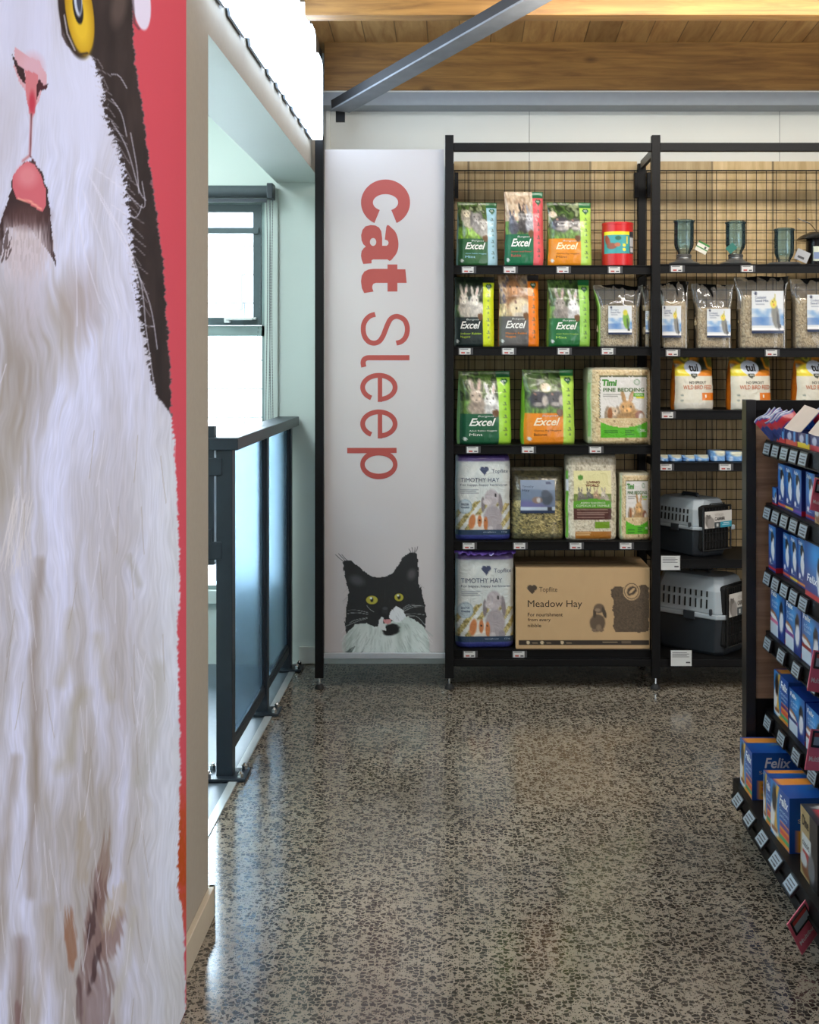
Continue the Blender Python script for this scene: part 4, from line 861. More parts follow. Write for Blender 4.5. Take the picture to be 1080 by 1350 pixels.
# timothy hay
def tim_art(u, v):
    A = Art(u, v, (202, 208, 206)); A.put(np.clip((fbm(u*7+v*4, v*6, 3)-.5)*2, 0, .5), (232, 234, 230)); A.rect(0, 0, 1, .065, (84, 62, 130)); A.rect(0, .04, 1, .075, (126, 106, 160), .5)
    hay = [(110, 104, 60), (176, 160, 100), (206, 196, 140)]
    m = ((v > .52+.12*np.abs(u-.55))&(v < .875)&(((u*1.7+v*2.0)*3.0) % 1 < .55)).astype(float); A.speck(0, 0, 0, 0, hay, 50, 50, 3, mask=m)
    gy = (168, 160, 164); A.ell(.68, .74, .17, .16, gy, 0, .2, 1, .15); A.ell(.50, .58, .035, .09, (130, 122, 126), 0, .3); A.ell(.82, .56, .04, .11, (138, 130, 134), -10, .3); A.ell(.66, .50, .13, .10, (178, 170, 174), 0, .2); A.ell(.58, .545, .08, .04, (200, 192, 194), 0, .4)
    A.ell(.73, .47, .022, .018, (50, 46, 50)); A.ell(.50, .84, .02, .03, (110, 104, 108), 0, .5); A.ell(.64, .86, .05, .03, (196, 190, 192)); A.ell(.80, .85, .06, .04, (150, 144, 148))
    A.ell(.40, .80, .16, .10, (224, 218, 210), 0, .2); A.ell(.30, .78, .06, .09, (196, 122, 72), 20, .3); A.ell(.44, .77, .04, .07, (190, 116, 66), 0, .3); A.ell(.55, .80, .04, .08, (190, 116, 66), 0, .3); A.ell(.44, .765, .014, .012, (20, 16, 16)); A.ell(.54, .765, .014, .012, (20, 16, 16))
    A.ell(.17, .60, .135, .085, (150, 172, 186), 0, .08); A.ell(.17, .60, .12, .075, (182, 198, 206), 0, .08)
    A.ell(.49, .165, .045, .03, (60, 70, 100)); A.ell(.56, .165, .045, .03, (60, 70, 100)); A.poly([(.445, .175), (.605, .175), (.525, .235)], (60, 70, 100))
    for k in range(4): A.rect(.08, .40+k*.022, .42-.05*(k % 2), .407+k*.022, (120, 128, 140), .7)
    A.rect(0, .872, 1, .93, (28, 56, 84)); A.rect(0, .93, 1, 1, (56, 64, 140)); A.rect(0, 0, .045, .93, (120, 140, 140), .45)
    return A
for i, (a_, b_, t_, bt, zz, lab) in enumerate(((600, 672, 601, 713.5, Z4, 'blue and white timothy hay bale wrapped in plastic, on the fourth shelf'), (600, 677, 729, 855, Z5, 'purple topped timothy hay bale beside the cardboard box on the bottom shelf'))):
    o, sf = pack('hay_bale', lab, 'hay bale', None, a_, b_, t_, bt, 5.20, .16, tim_art, (70, 80, 120), zz, 2, pinch=False, mt=plainbag, seed=21+i, nx=66, nz=100, wr=.005)
    letters([('Topflite', .66, .165, .96, .22, (96, 104, 124), 0, 0), ('TIMOTHY HAY', .09, .265, .80, .315, (74, 84, 110), 0, 0), ('For happy, happy herbivores', .09, .335, .95, .368, (84, 92, 112), 0, 0), ('DOCTOR', .10, .565, .24, .588, (50, 70, 110), .01, 0), ('Greenbee', .10, .60, .25, .622, (50, 70, 110), .01, .1), ('www.topflite.co.nz', .50, .893, .74, .91, (190, 206, 220), 0, 0), ('12 kg', .84, .89, .94, .912, (170, 190, 206), 0, 0)], sf, o)
    zt_ = (bt-t_)*5.2/F; ww = (b_-a_)*5.2/F
    if i == 1:
        cr = MB(); n_ = 22
        for j in range(5):
            for k in range(n_+1):
                t = k/n_-.5; a2 = j/4*math.pi; cr.v.append((t*ww*1.05+.002*math.sin(j*2), -.055+.045*math.cos(a2)*-1+.006*math.sin(k*1.7+j), zt_-.006+.020*math.sin(a2)+.005*math.sin(k*2.3+j*1.4)+(.008 if abs(t) > .3 else 0)))
        for j in range(4):
            for k in range(n_): q = j*(n_+1)+k; cr.f.append([q, q+1, q+n_+2, q+n_+1]); cr.mi.append(0)
        cr.build('gathered_top', mat('purple_film', (86, 62, 140), .3, coat=.5), o, smooth=True)
# loose hay in a clear bag
def hay_art(u, v):
    A = Art(u, v, (120, 110, 74)); A.speck(0, 0, 1, 1, [(58, 54, 36), (112, 104, 66), (160, 146, 96), (84, 78, 50)], 18, 40, 7)
    for k in range(150):
        x = h2(k, 3); y = .45+.5*h2(k, 5); a_ = (h2(k, 6)-.5)*2.6; l = .05+.08*h2(k, 8); A.line([(x, y), (x+l*math.cos(a_), y+l*math.sin(a_)*.6)], .008, (214, 196, 136) if k % 3 else (176, 160, 100), .9)
    A.rect(0, .9, 1, 1, (70, 72, 60), .5); A.rect(0, 0, 1, .45, (50, 48, 38), .55)
    return A
o, sf = pack('hay_bag', 'clear bag of loose golden hay with a blue rabbit label on the fourth shelf', 'hay bag', None, 674, 744, 618, 713, 5.20, .17, hay_art, (92, 86, 60), Z4, 0, seed=31, mt=plainbag, nx=80, nz=80)
def haylab(u, v):
    A = Art(u, v, (96, 112, 136)); A.put(np.clip(1-v*1.2, 0, 1)*.5, (140, 156, 176)); A.ell(.3, .75, .5, .12, (96, 90, 140), 8, .8, .8); A.rect(0, .80, 1, .93, (178, 192, 206)); A.rect(0, .93, 1, 1, (34, 50, 80))
    A.ell(.76, .55, .17, .20, (64, 72, 84), 0, .3, 1, .2); A.ell(.72, .40, .12, .11, (74, 82, 96), 0, .3); A.ell(.48, .60, .15, .10, (130, 108, 96), 0, .3); A.ell(.52, .60, .05, .08, (186, 184, 184), 0, .3); A.rect(.76, .82, .92, .91, (60, 60, 66)); A.ell(.82, .09, .08, .04, (54, 66, 96))
    return A
def stick(parent, sfn, u0, v0, u1, v1, art, nx, nz, off=.0025, name='front_label', mt=None):
    us = np.linspace(u0, u1, nx); vs = np.linspace(v0, v1, nz); U, V = np.meshgrid(us, vs)
    A = art((U.ravel()-u0)/(u1-u0), (V.ravel()-v0)/(v1-v0))
    def s2(u, v):
        p = np.array([sfn(a_, b_) for a_, b_ in zip(u, v)]); p[:, 1] = p[:, 1]*.7+p[:, 1].min()*.3-off; return p
    return grid_obj(name, us, vs, s2, A.lin(), mt or attr_mat('label_paper', .35, coat=.3), parent)
lb_ = stick(o, sf, .17, .17, .84, .62, haylab, 30, 30)
q0 = [sf(.17+.67*a_, .17+.45*b_) for a_, b_ in ((0, 0),)]
letters([('Timothy', .20, .235, .42, .275, (50, 58, 80), 0, 0), ('Hay', .20, .285, .34, .33, (50, 58, 80), 0, 0)], lambda u, v: (sf(u, v)[0], min(sf(.5, .4)[1], sf(u, v)[1])-.010, sf(u, v)[2]), lb_)
# seed bags
seedc = [(96, 80, 56), (160, 140, 104), (196, 178, 142), (124, 106, 76), (210, 196, 164)]
def seed_art(u, v): A = Art(u, v, (150, 130, 96)); A.speck(0, 0, 1, 1, seedc, 34, 40, 9); return A
def bird_label(kind):
    def fn(u, v):
        A = Art(u, v, (216, 220, 222)); A.put(np.clip((fbm(u*3, v*5, 2)-.35)*2, 0, 1)*((v > .42)&(v < .82)), (96, 146, 200)); A.put(((v > .62)&(v < .8))*.5*np.clip(1.2-u, 0, 1), (70, 110, 176))
        A.rect(0, .86, 1, .93, (240, 240, 240)); A.rect(0, .92, 1, 1, (30, 44, 76)); A.ell(.12, .06, .05, .035, (60, 66, 90)); A.rect(.80, .78, .93, .88, (60, 60, 66))
        if kind == 'budgie': A.ell(.76, .50, .14, .30, (120, 166, 60), -8, .2); A.ell(.72, .24, .10, .10, (216, 206, 70), 0, .2); A.ell(.82, .62, .05, .20, (70, 96, 50), -8, .3)
        else: A.ell(.74, .58, .12, .30, (130, 130, 124), -8, .2); A.ell(.68, .30, .10, .11, (222, 206, 84), 0, .2); A.poly([(.66, .24), (.72, .05), (.76, .24)], (190, 180, 90)); A.ell(.69, .33, .03, .03, (220, 110, 50)); A.ell(.82, .70, .04, .22, (84, 84, 84), -8, .3); A.ell(.66, .27, .015, .015, (10, 10, 10))
        A.rect(.12, .30, .40, .32, (120, 130, 150), .6); A.rect(.12, .35, .34, .37, (120, 130, 150), .6)
        return A
    return fn
def seed_bag(lab, x0, x1, yt, yfill, yb, zrest, lx0, ly0, lx1, ly1, kind, words, seed, flare=.16, yaw=0):
    Yf = 5.21; o = empty('seed_bag', (((x0+x1)/2-CX)*Yf/F, Yf+.055, zrest), math.radians(yaw)); tag(o, lab, 'bird seed bag', 'clear bags of bird seed on the second shelf')
    W = (x1-x0)*Yf/F; H = (yb-yt)*Yf/F; Hf = (yb-yfill)*Yf/F
    b_, sf = pack('seed_fill', None, None, None, 0, (x1-x0)*.94, 0, (yb-yfill), Yf, .10, seed_art, (150, 132, 98), 0, pinch=False, mt=attr_mat('seeds', .8), parent=o, seed=seed, nx=60, nz=50, wr=.009, sq=.6)
    b_.location = (0, 0, 0); b_.rotation_euler = (0, 0, 0)
    # film: follows the seeds, then pinches to a flat crumpled top
    nz, nx = 26, 34; vs, fs = [], []
    for s_ in (-1, 1):
        for j in range(nz):
            v = j/(nz-1); z = H*(1-v); t = max(0, (z-Hf*.92)/(H-Hf*.92)); dep = .056*(1-t)**.7+.002; ww = W/2*(1+flare*t-.06*(1-t)*0)
            for i in range(nx):
                u = i/(nx-1)*2-1; rnd = (1-abs(u)**5)**.5 if abs(u) < 1 else 0
                cr = (.010*t+.002)*(fbm(u*3+seed, v*7+seed, seed)-.5)*2+t*.006*(vn(u*9+seed, v*6, seed)-.5)
                vs.append((u*ww*(1 if t == 0 else 1-.03*vn(v*9, seed)), s_*dep*rnd+float(cr), z+t*.006*(float(vn(u*1.6+seed, 0, seed))-.5)*2))
    n = nz*nx
    for k in range(2):
        for j in range(nz-1):
            for i in range(nx-1): q = k*n+j*nx+i; fs.append([q, q+1, q+nx+1, q+nx])
    me = bpy.data.meshes.new('plastic_film'); me.from_pydata(vs, [], fs); me.materials.append(film); me.polygons.foreach_set('use_smooth', [True]*len(fs)); mesh_obj('plastic_film', me, o)
    # label
    lw = (lx1-lx0)*Yf/F; lh = (ly1-ly0)*Yf/F; cx = ((lx0+lx1)/2-(x0+x1)/2)*Yf/F; cz = (yb-(ly0+ly1)/2)*Yf/F
    def sfl(u, v): return np.stack([cx+(u-.5)*lw, -.064+.004*np.abs(2*u-1)**3+.002*np.sin(v*5), cz+(.5-v)*lh], 1)
    us = np.linspace(0, 1, 30); vv = np.linspace(0, 1, 36); U, V = np.meshgrid(us, vv)
    lb_ = grid_obj('front_label', us, vv, sfl, bird_label(kind)(U.ravel(), V.ravel()).lin(), attr_mat('label_paper', .35, coat=.3), o)
    letters([(words[0], .10, .12, .44, .18, (70, 90, 130), 0, 0), (words[1], .10, .20, .52, .26, (70, 90, 130), 0, 0)], lambda u, v: tuple(sfl(np.array([u]), np.array([v]))[0]-np.array([0, .0012, 0])), lb_)
    return o
seed_bag('clear bag of seed with a green budgie on its label, left of the tall post', 788, 846, 375, 402, 457, Z2, 802, 403, 833, 441, 'budgie', ('Budgie', 'Seed Mix'), 1)
seed_bag('clear bag of seed with a cockatiel label, first right of the post and glinting', 872, 910, 370, 396, 458, W2, 873, 402, 898, 444, 'cock', ('Cockatiel', 'Seed Mix'), 2, .1)
seed_bag('clear bag of seed whose edge shows just left of the tall post', 850, 857, 376, 402, 457, Z2, 851, 410, 856, 440, 'cock', ('Seed', 'Mix'), 5, .3)
seed_bag('smallest clear bag of cockatiel seed, with a crumpled top, left of the largest one', 918, 968, 372, 404, 458, W2, 932, 406, 963, 444, 'cock', ('Cockatiel', 'Seed Mix'), 3)
seed_bag('largest clear bag of cockatiel seed with a tall label in the right bay', 975, 1041, 363, 388, 458.5, W2, 991, 383, 1033, 439, 'cock', ('Cockatiel', 'Seed Mix'), 4, .12)
seed_bag('clear bag of seed cut off by the right edge of the photo', 1048, 1114, 365, 392, 458.5, W2, 1064, 388, 1106, 437, 'cock', ('Cockatiel', 'Seed Mix'), 6, .1)
# wild bird feed
def tui_art(u, v):
    A = Art(u, v, (214, 210, 190)); A.speck(0, 0, 1, .30, [(40, 46, 26), (206, 190, 60), (92, 92, 40), (226, 140, 30), (36, 40, 26)], 3.2, 3.2, 5); A.ell(.18, .28, .25, .14, (226, 206, 40), -20, .3); A.ell(.8, .34, .25, .10, (226, 134, 26), 0, .3)
    A.put((v > .36), (218, 214, 196)); A.ell(.45, .20, .22, .14, (206, 214, 226), 0, .06); A.poly([(.38, .31), (.54, .31), (.54, .36), (.46, .41), (.38, .36)], (60, 66, 48))
    A.rect(.64, .68, 1, .82, (226, 124, 26)); A.ell(.14, .72, .035, .022, (150, 160, 150)); A.ell(.14, .82, .035, .022, (150, 160, 150)); A.rect(.22, .715, .56, .725, (110, 110, 100), .8); A.rect(.22, .815, .50, .822, (110, 110, 100), .6)
    A.rect(0, .86, 1, 1, (206, 204, 196), .6)
    return A
for i, (a_, b_) in enumerate(((888, 943), (962, 1020), (1049, 1106))):
    o, sf = pack('bird_feed_bag', ('orange and cream wild bird feed bag, first beside the tall post', 'orange and cream wild bird feed bag, middle of the three in a row', 'orange and cream wild bird feed bag cut off by the right edge of the photo')[i], 'bird feed bag', 'wild bird feed bags on the third shelf', a_, b_, 471, 540.5, 5.21, .10, tui_art, (216, 118, 24), W3, 12, seed=41+i, nx=56, nz=64)
    letters([('tui', .34, .13, .58, .27, (24, 24, 28), .03, 0), ('NO SPROUT', .32, .455, .76, .51, (60, 60, 54), .01, 0), ('WILD BIRD FEED', .16, .53, .92, .61, (190, 96, 46), .01, 0), ('1', .72, .71, .76, .77, (240, 230, 210), .02, 0), ('PRO', .42, .325, .51, .355, (220, 220, 210), .01, 0)], sf, o)
# cardboard hay box
def cbox():
    x0, x1, yt, yb, Yf = 680, 857, 749, 855.5, 5.195
    W = (x1-x0)*Yf/F; H = (yb-yt)*Yf/F; D = .30
    root = empty('cardboard_box', ((x0+x1)/2*Yf/F-CX*Yf/F, Yf, Z5)); tag(root, 'brown cardboard box of meadow hay on the bottom shelf', 'cardboard box')
    kr = noisy('kraft_card', (186, 154, 112), .75, .05, 14)
    m = MB(); m.box(-W/2, 0, 0, W/2, D, H-.003); m.build('carton', kr, root, bevel=.003)
    m = MB(); m.box(-W/2, 0, H-.003, W/2, D*.49, H).box(-W/2, D*.51, H-.003, W/2, D, H); m.build('top_flap', kr, root)
    us = np.linspace(0, 1, 170); vs = np.linspace(0, 1, 100); U, V = np.meshgrid(us, vs); A = Art(U.ravel(), V.ravel(), (190, 158, 116))
    u, v = A.u, A.v; A.c *= (1+.03*(fbm(u*20, v*6, 2)-.5))[:, None]; A.rect(0, .93, 1, .965, (190, 158, 116)); A.rect(.02, .895, .995, .95, (50, 42, 34))
    dkb = (70, 58, 46)
    A.put(A.inside([(.71, .27), (.745, .22), (.8, .235), (.86, .215), (.97, .21), (.995, .24), (.995, .78), (.93, .80), (.85, .79), (.745, .79), (.725, .72), (.735, .60), (.72, .50), (.735, .42), (.712, .34)], .012, 40)*(.75+.25*vn(u*140, v*80)), dkb)
    A.speck(0, 0, 0, 0, [(60, 50, 40), (110, 92, 70), (60, 50, 40)], 130, 70, 3, mask=(A.inside([(.74, .3), (.97, .28), (.97, .76), (.76, .76)]))*.5)
    A.ell(.865, .285, .064, .115, (190, 158, 116), 0, .05); A.ell(.865, .285, .056, .10, dkb, 0, .05); A.ell(.865, .285, .050, .09, (190, 158, 116), 0, .05); A.ell(.865, .285, .034, .06, dkb, 20, .3, 1, .6); A.ell(.868, .28, .012, .04, (190, 158, 116), 30, .2)
    A.ell(.610, .68, .058, .11, (94, 78, 62), 0, .2, 1, .15); A.ell(.622, .50, .040, .06, (104, 86, 68), 0, .2); A.ell(.588, .56, .012, .06, (70, 58, 46), 0, .3); A.ell(.66, .55, .014, .07, (70, 58, 46), -10, .3); A.ell(.62, .74, .02, .04, (130, 110, 88), 0, .5); A.ell(.61, .52, .02, .02, (140, 120, 98)); A.ell(.585, .77, .018, .02, (120, 100, 80)); A.ell(.64, .77, .018, .02, (120, 100, 80))
    A.ell(.105, .245, .022, .035, dkb); A.ell(.135, .245, .022, .035, dkb); A.poly([(.084, .255), (.156, .255), (.12, .325)], dkb)
    for cx in (.09, .195, .345): A.ell(cx, .922, .013, .022, (200, 180, 146))
    for cx in (.12, .225, .375): A.rect(cx, .91, cx+.06, .916, (170, 150, 120), .8); A.rect(cx, .925, cx+.04, .931, (170, 150, 120), .8)
    A.rect(.65, .918, .76, .926, (170, 150, 120), .8); A.rect(.79, .905, .86, .935, (150, 130, 104), .5)
    def sf(u, v): return np.stack([(u-.5)*W*.995, np.full(len(u), -.0008), H*.997*(1-v)], 1)
    fr_ = grid_obj('printed_front', us, vs, sf, A.lin(), attr_mat('kraft_print', .75), root, False)
    g = lambda u, v: ((u-.5)*W, -.0014, H*(1-v))
    letters([('Topflite', .175, .235, .31, .315, (80, 66, 52), 0, 0), ('Meadow Hay', .09, .40, .495, .51, (60, 48, 38), .0, 0), ('For nourishment', .09, .555, .35, .60, (70, 58, 46), .005, 0), ('from every', .09, .62, .26, .672, (70, 58, 46), .005, 0), ('nibble', .09, .69, .19, .735, (70, 58, 46), .005, 0)], g, fr_)
cbox()
# red feeder tub
def tub():
    Yf = 5.27; x0, x1 = 794, 835; r = (x1-x0)/2*Yf/F; cx = ((x0+x1)/2-CX)*Yf/F; H = (349.5-292)*Yf/F
    root = empty('red_tub', (cx, Yf, Z1)); tag(root, 'red plastic tub with a teal and yellow wrap label on the top shelf', 'tub')
    rd = mat('red_plastic', (206, 30, 34), .3, coat=.5)
    MB().lathe([(r*.95, 0), (r, .004), (r, H-.012), (r*1.02, H-.011), (r*1.02, H-.002), (r*.97, H), (0, H)], n=40).build('tub_body', rd, root, smooth=True)
    us = np.linspace(0, 1, 50); vs = np.linspace(0, 1, 36); U, V = np.meshgrid(us, vs); A = Art(U.ravel(), V.ravel(), (64, 160, 162))
    A.rect(0, 0, .76, .17, (240, 222, 40)); A.rect(.76, 0, 1, 1, (84, 88, 96)); A.rect(.78, .28, .98, .66, (200, 200, 204)); A.rect(.80, .74, .96, .92, (210, 210, 210)); A.rect(.76, 0, 1, .2, (40, 46, 60))
    A.ell(.14, .42, .08, .26, (164, 74, 50), -12, .3, 1, .3); A.ell(.26, .66, .14, .14, (150, 80, 56), 20, .3); A.ell(.42, .60, .08, .09, (196, 120, 90), 0, .3); A.ell(.44, .30, .08, .10, (50, 110, 90)); A.ell(.60, .62, .045, .07, (240, 222, 40)); A.ell(.60, .82, .045, .07, (240, 222, 40)); A.rect(.67, .22, .71, .55, (230, 216, 60))
    def sf(u, v): t = math.radians(-90-66)+u*math.radians(138); return np.stack([r*1.012*np.cos(t), r*1.012*np.sin(t), H*(.78-.50*v)], 1)
    grid_obj('wrap_label', us, vs, sf, A.lin(), attr_mat('label_paper', .35), root)
    MB().lathe([(r*1.0, 0), (r, H*.9), (r*.9, H*.93), (0, H*.93)], c=(0, 0, 0), n=30).build('second_tub', rd, root, loc=(.012, .12, 0), smooth=True)
tub()
# glass bird feeders
def feeder(px, Yf, H, base_only, lab, extra):
    cx = (px-CX)*Yf/F; root = empty('bird_feeder', (cx, Yf, W1)); tag(root, lab, 'bird feeder', 'glass jar bird feeders on the top right shelf')
    s = .0455; zb = .03 if not base_only else .006
    MB().lathe([(.0, .002), (.064, .002), (.067, .006), (.060, .012), (.040, .018), (.030, .030), (.030, .034), (0, .034)] if not base_only else [(0, .001), (.068, .001), (.070, .006), (.066, .012), (.03, .014), (0, .014)], n=36).build('metal_dish', noisy('pewter', (120, 122, 122), .35, .1, 40, metal=.7), root, smooth=True)
    if not base_only: MB().lathe([(.031, .034), (.033, .036), (.031, .040), (.033, .044), (.031, .047), (.0, .047)], n=30).build('screw_collar', noisy('pewter', (0, 0, 0)), root, smooth=True)
    z0 = .046 if not base_only else .014
    jp = [(.026, z0), (.027, z0+.01), (.038, z0+.028), (.0425, z0+.045), (.0425, H-.03), (.042, H-.012), (.045, H-.008), (.045, H-.003), (.040, H), (.0, H-.004)]
    j = MB().lathe(jp, n=36).build('glass_jar', teal_glass, root, smooth=True)
    MB().lathe([(r_*.93, z) for r_, z in jp[2:8]], n=36).build('jar_wall', teal_glass, j, smooth=True)
    m = MB(); m.path([(-.046, 0, H-.008), (-.03, -.02, H+.001), (0, -.02, H+.003), (.03, -.02, H+.001), (.046, 0, H-.008)], .0012); m.build('wire_hanger', chrome, root)
    if extra == 'card':
        M_ = Matrix.Translation((.075, -.02, .075)) @ Matrix.Rotation(math.radians(28), 4, 'Y')
        m = MB(); m.box(-.026, -.001, -.022, .026, .001, .022, M_); m.cur = 1; m.box(-.026, -.0016, .014, .026, -.001, .022, M_); m.box(-.026, -.0016, -.006, .026, -.001, -.001, M_); m.cur = 2; m.box(.008, -.0018, .0, .016, -.0012, .010, M_)
        m.build('swing_tag', [mat('tag_cream', (216, 214, 200), .6), mat('tag_green', (60, 130, 60), .6), mat('tag_ink', (0, 0, 0))], root)
        MB().path([(.044, -.01, .10), (.06, -.02, .095)], .0008).build('tag_string', chrome, root)
    if extra == 'green':
        A_ = MB(); M_ = Matrix.Translation((-.03, -.052, .07)) @ Matrix.Rotation(math.radians(-40), 4, 'Y'); A_.box(-.02, -.001, -.016, .02, .001, .016, M_); A_.build('swing_tag', mat('green_tag', (26, 104, 92), .5), root)
feeder(902, 5.25, .195, False, 'glass jar bird feeder with a hanging cream and green card', 'card')
feeder(970, 5.25, .190, False, 'glass jar bird feeder with a dark green tag on its side, middle of the three', 'green')
feeder(1034, 5.26, .160, True, 'shorter glass jar bird feeder on a flat dish', '')
r_ = empty('domed_feeder', (P(1077, 348, 5.33).x, 5.33, W1)); tag(r_, 'black domed bird feeder with a paper label, cut by the right edge', 'bird feeder')
MB().lathe([(.0, .155), (.03, .152), (.07, .135), (.088, .120), (.086, .117), (.0, .125)], n=36).build('dome', mat('gloss_black', (14, 14, 14), .25), r_, smooth=True)
MB().lathe([(.0, .0), (.05, .0), (.05, .01), (.045, .012), (.045, .12), (0, .12)], n=30).build('seed_tube', mat('gloss_black', (0, 0, 0)), r_, smooth=True)
m = MB(); m.cur = 0
m.box(-.03, -.058, .022, .04, -.046, .085); m.cur = 1; m.box(-.03, -.0585, .03, .04, -.058, .06); m.build('paper_label', [mat('lab_pale', (206, 214, 196), .5), mat('lab_blue', (120, 140, 176), .5)], r_)
M_ = Matrix.Translation((-.075, -.04, .045)) @ Matrix.Rotation(math.radians(24), 4, 'Y'); m = MB(); m.box(-.03, -.001, -.024, .03, .001, .024, M_); m.cur = 1; m.box(-.018, -.0015, -.014, .012, -.001, -.004, M_); m.build('swing_tag', [mat('tag_grey', (176, 178, 182), .5), mat('tag_ink', (0, 0, 0))], r_)
MB().path([(0, 0, .155), (-.03, 0, .19), (-.09, -.02, .21)], .002).build('hanging_rod', chrome, r_)
# blue flat packets
def packet(x0, x1, h, lab, i):
    def art(u, v):
        A = Art(u, v, (112, 162, 218)); A.put(np.clip((fbm(u*5, v*4, 40+i)-.5)*4, 0, 1), (150, 190, 232)); A.ell(.6, .1, .4, .35, (226, 220, 190), 10, .5, .9); A.ell(.25, .7, .12, .25, (206, 220, 236), 0, .5, .8); return A
    o, sf = pack('treat_packet', lab, 'packet', 'pale blue packets on the fourth shelf of the right bay', x0, x1, 0, h, 5.21, .13, art, (110, 156, 210), W4, random.uniform(-4, 4), pinch=(i < 4), seed=60+i, nx=24, nz=16, wr=.003, mt=bagm)
    return o
for i, (a_, b_, h, lab) in enumerate(((870, 884, 8, 'flat pale blue packet right beside the tall post'), (884.5, 902, 8, 'flat pale blue packet, second from the tall post'), (902.5, 919, 7.5, 'flat pale blue packet, third from the tall post'), (919.5, 938, 8, 'flat pale blue packet, the last before the two thick ones'), (939, 958, 14, 'thick pale blue packet left of the one against the display frame'), (959.5, 981, 13, 'thick pale blue packet cut by the display frame'))): packet(a_, b_, h, lab, i)

# ------------------------------------------------------------------ pet carriers
def carrier(cx, cy, z, L, W, H, yaw, lab, seed):
    root = empty('pet_carrier', (cx, cy, z), math.radians(yaw)); tag(root, lab, 'pet carrier', None)
    shell = noisy('carrier_grey', (164, 174, 180), .45, .03, 30); dark = noisy('carrier_charcoal', (40, 46, 52), .45, .05, 30); wire = mat('door_black', (16, 17, 18), .35)
    # local: x = width, y = length (door at y=-L/2), z up
    def ring(w_, l, zz, c=.03): return [(-w_+c, -l, zz), (w_-c, -l, zz), (w_, -l+c, zz), (w_, l-c, zz), (w_-c, l, zz), (-w_+c, l, zz), (-w_, l-c, zz), (-w_, -l+c, zz)]
    def loft(rings, name, mt):
        vs = sum(rings, []); fs = []
        for r in range(len(rings)-1):
            for i in range(8): j = (i+1) % 8; fs.append([r*8+i, r*8+j, (r+1)*8+j, (r+1)*8+i])
        fs.append(list(range(8))[::-1]); fs.append([len(vs)-8+i for i in range(8)])
        m = MB(); m.v = vs; m.f = fs; m.mi = [0]*len(fs); return m.build(name, mt, root, bevel=.004)
    hw, hl = W/2, L/2; zm = H*.46
    loft([ring(hw*.80, hl*.86, 0), ring(hw*.86, hl*.90, H*.04), ring(hw*.95, hl*.965, zm)], 'lower_shell', dark)
    loft([ring(hw, hl, zm), ring(hw, hl, zm+H*.06)], 'rim', shell)
    up = loft([ring(hw*.95, hl*.965, zm+H*.06), ring(hw*.90, hl*.93, H*.80), ring(hw*.76, hl*.86, H*.94), ring(hw*.66, hl*.80, H*.97)], 'upper_shell', shell)
    for s_ in (-1, 1):
        m = MB()
        for row, (za, zb) in enumerate(((H*.585, H*.695), (H*.73, H*.80))):
            for k in range(9):
                y = hl*.62-k*hl*.15; xa = np.interp(za, [zm+H*.06, H*.8, H*.94], [hw*.95, hw*.90, hw*.76]); xb = np.interp(zb, [zm+H*.06, H*.8, H*.94], [hw*.95, hw*.90, hw*.76])
                c = [(s_*(xa-.004), y, za), (s_*(xa+.0038), y, za), (s_*(xa+.0038), y+.006, za), (s_*(xa-.004), y+.006, za), (s_*(xb-.004), y, zb), (s_*(xb+.0038), y, zb), (s_*(xb+.0038), y+.006, zb), (s_*(xb-.004), y+.006, zb)]
                n = len(m.v); m.v += c
                for q in ((0,3,2,1),(4,5,6,7),(0,1,5,4),(1,2,6,5),(2,3,7,6),(3,0,4,7)): m.f.append([n+i for i in q]); m.mi.append(0)
        m.build('vent_slots', mat('slot_black', (0, 0, 0)), up)
    for s_ in (-1, 1): MB().box(s_*hw-.004, -hl*.25, zm-.01, s_*hw+.004, hl*.05, zm+H*.075).build('side_latch', dark, root, bevel=.002)
    m = MB()
    for s_ in (-1, 1): m.box(s_*hw-.006, -hl*.72, zm+H*.05, s_*hw+.006, -hl*.66, zm+H*.13)
    m.build('latch_tab', dark, root, bevel=.003)
    # door recess, bars and card
    yd = -hl-.002; m = MB(); m.box(-hw*.78, yd, H*.10, hw*.78, -hl*.80, H*.88); m.build('door_opening', mat('slot_black', (0, 0, 0)), root, bevel=.02)
    m = MB(); x0, x1, z0, z1 = -hw*.76, hw*.76, H*.12, H*.86
    m.path([(x0, yd-.006, z0), (x1, yd-.006, z0), (x1, yd-.006, z1), (x0, yd-.006, z1), (x0, yd-.006, z0)], .0042, 8)
    for k in range(1, 9): x = x0+(x1-x0)*k/9; m.tube((x, yd-.006, z0), (x, yd-.006, z1), .0018, 6)
    for k in range(1, 5): zz = z0+(z1-z0)*k/5; m.tube((x0, yd-.0085, zz), (x1, yd-.0085, zz), .0018, 6)
    m.build('wire_door', wire, root)
    MB().box(x1, yd-.014, H*.44, x1+.02, yd-.002, H*.52).build('door_latch', shell, root, bevel=.003)
    MB().path([(-.035, -.045, H*.965), (-.035, -.045, H*1.015), (-.035, .045, H*1.015), (-.035, .045, H*.965)], .008, 8).build('handle', dark, root, loc=(.035, 0, 0))
    MB().path([(x0*.5, yd-.002, H*.885), (x0*.5, yd-.01, H*.91), (x1*.5, yd-.01, H*.91), (x1*.5, yd-.002, H*.885)], .002, 6).build('card_hanger', wire, root)
    us = np.linspace(0, 1, 56); vs = np.linspace(0, 1, 34); U, V = np.meshgrid(us, vs); A = Art(U.ravel(), V.ravel(), (214, 212, 206))
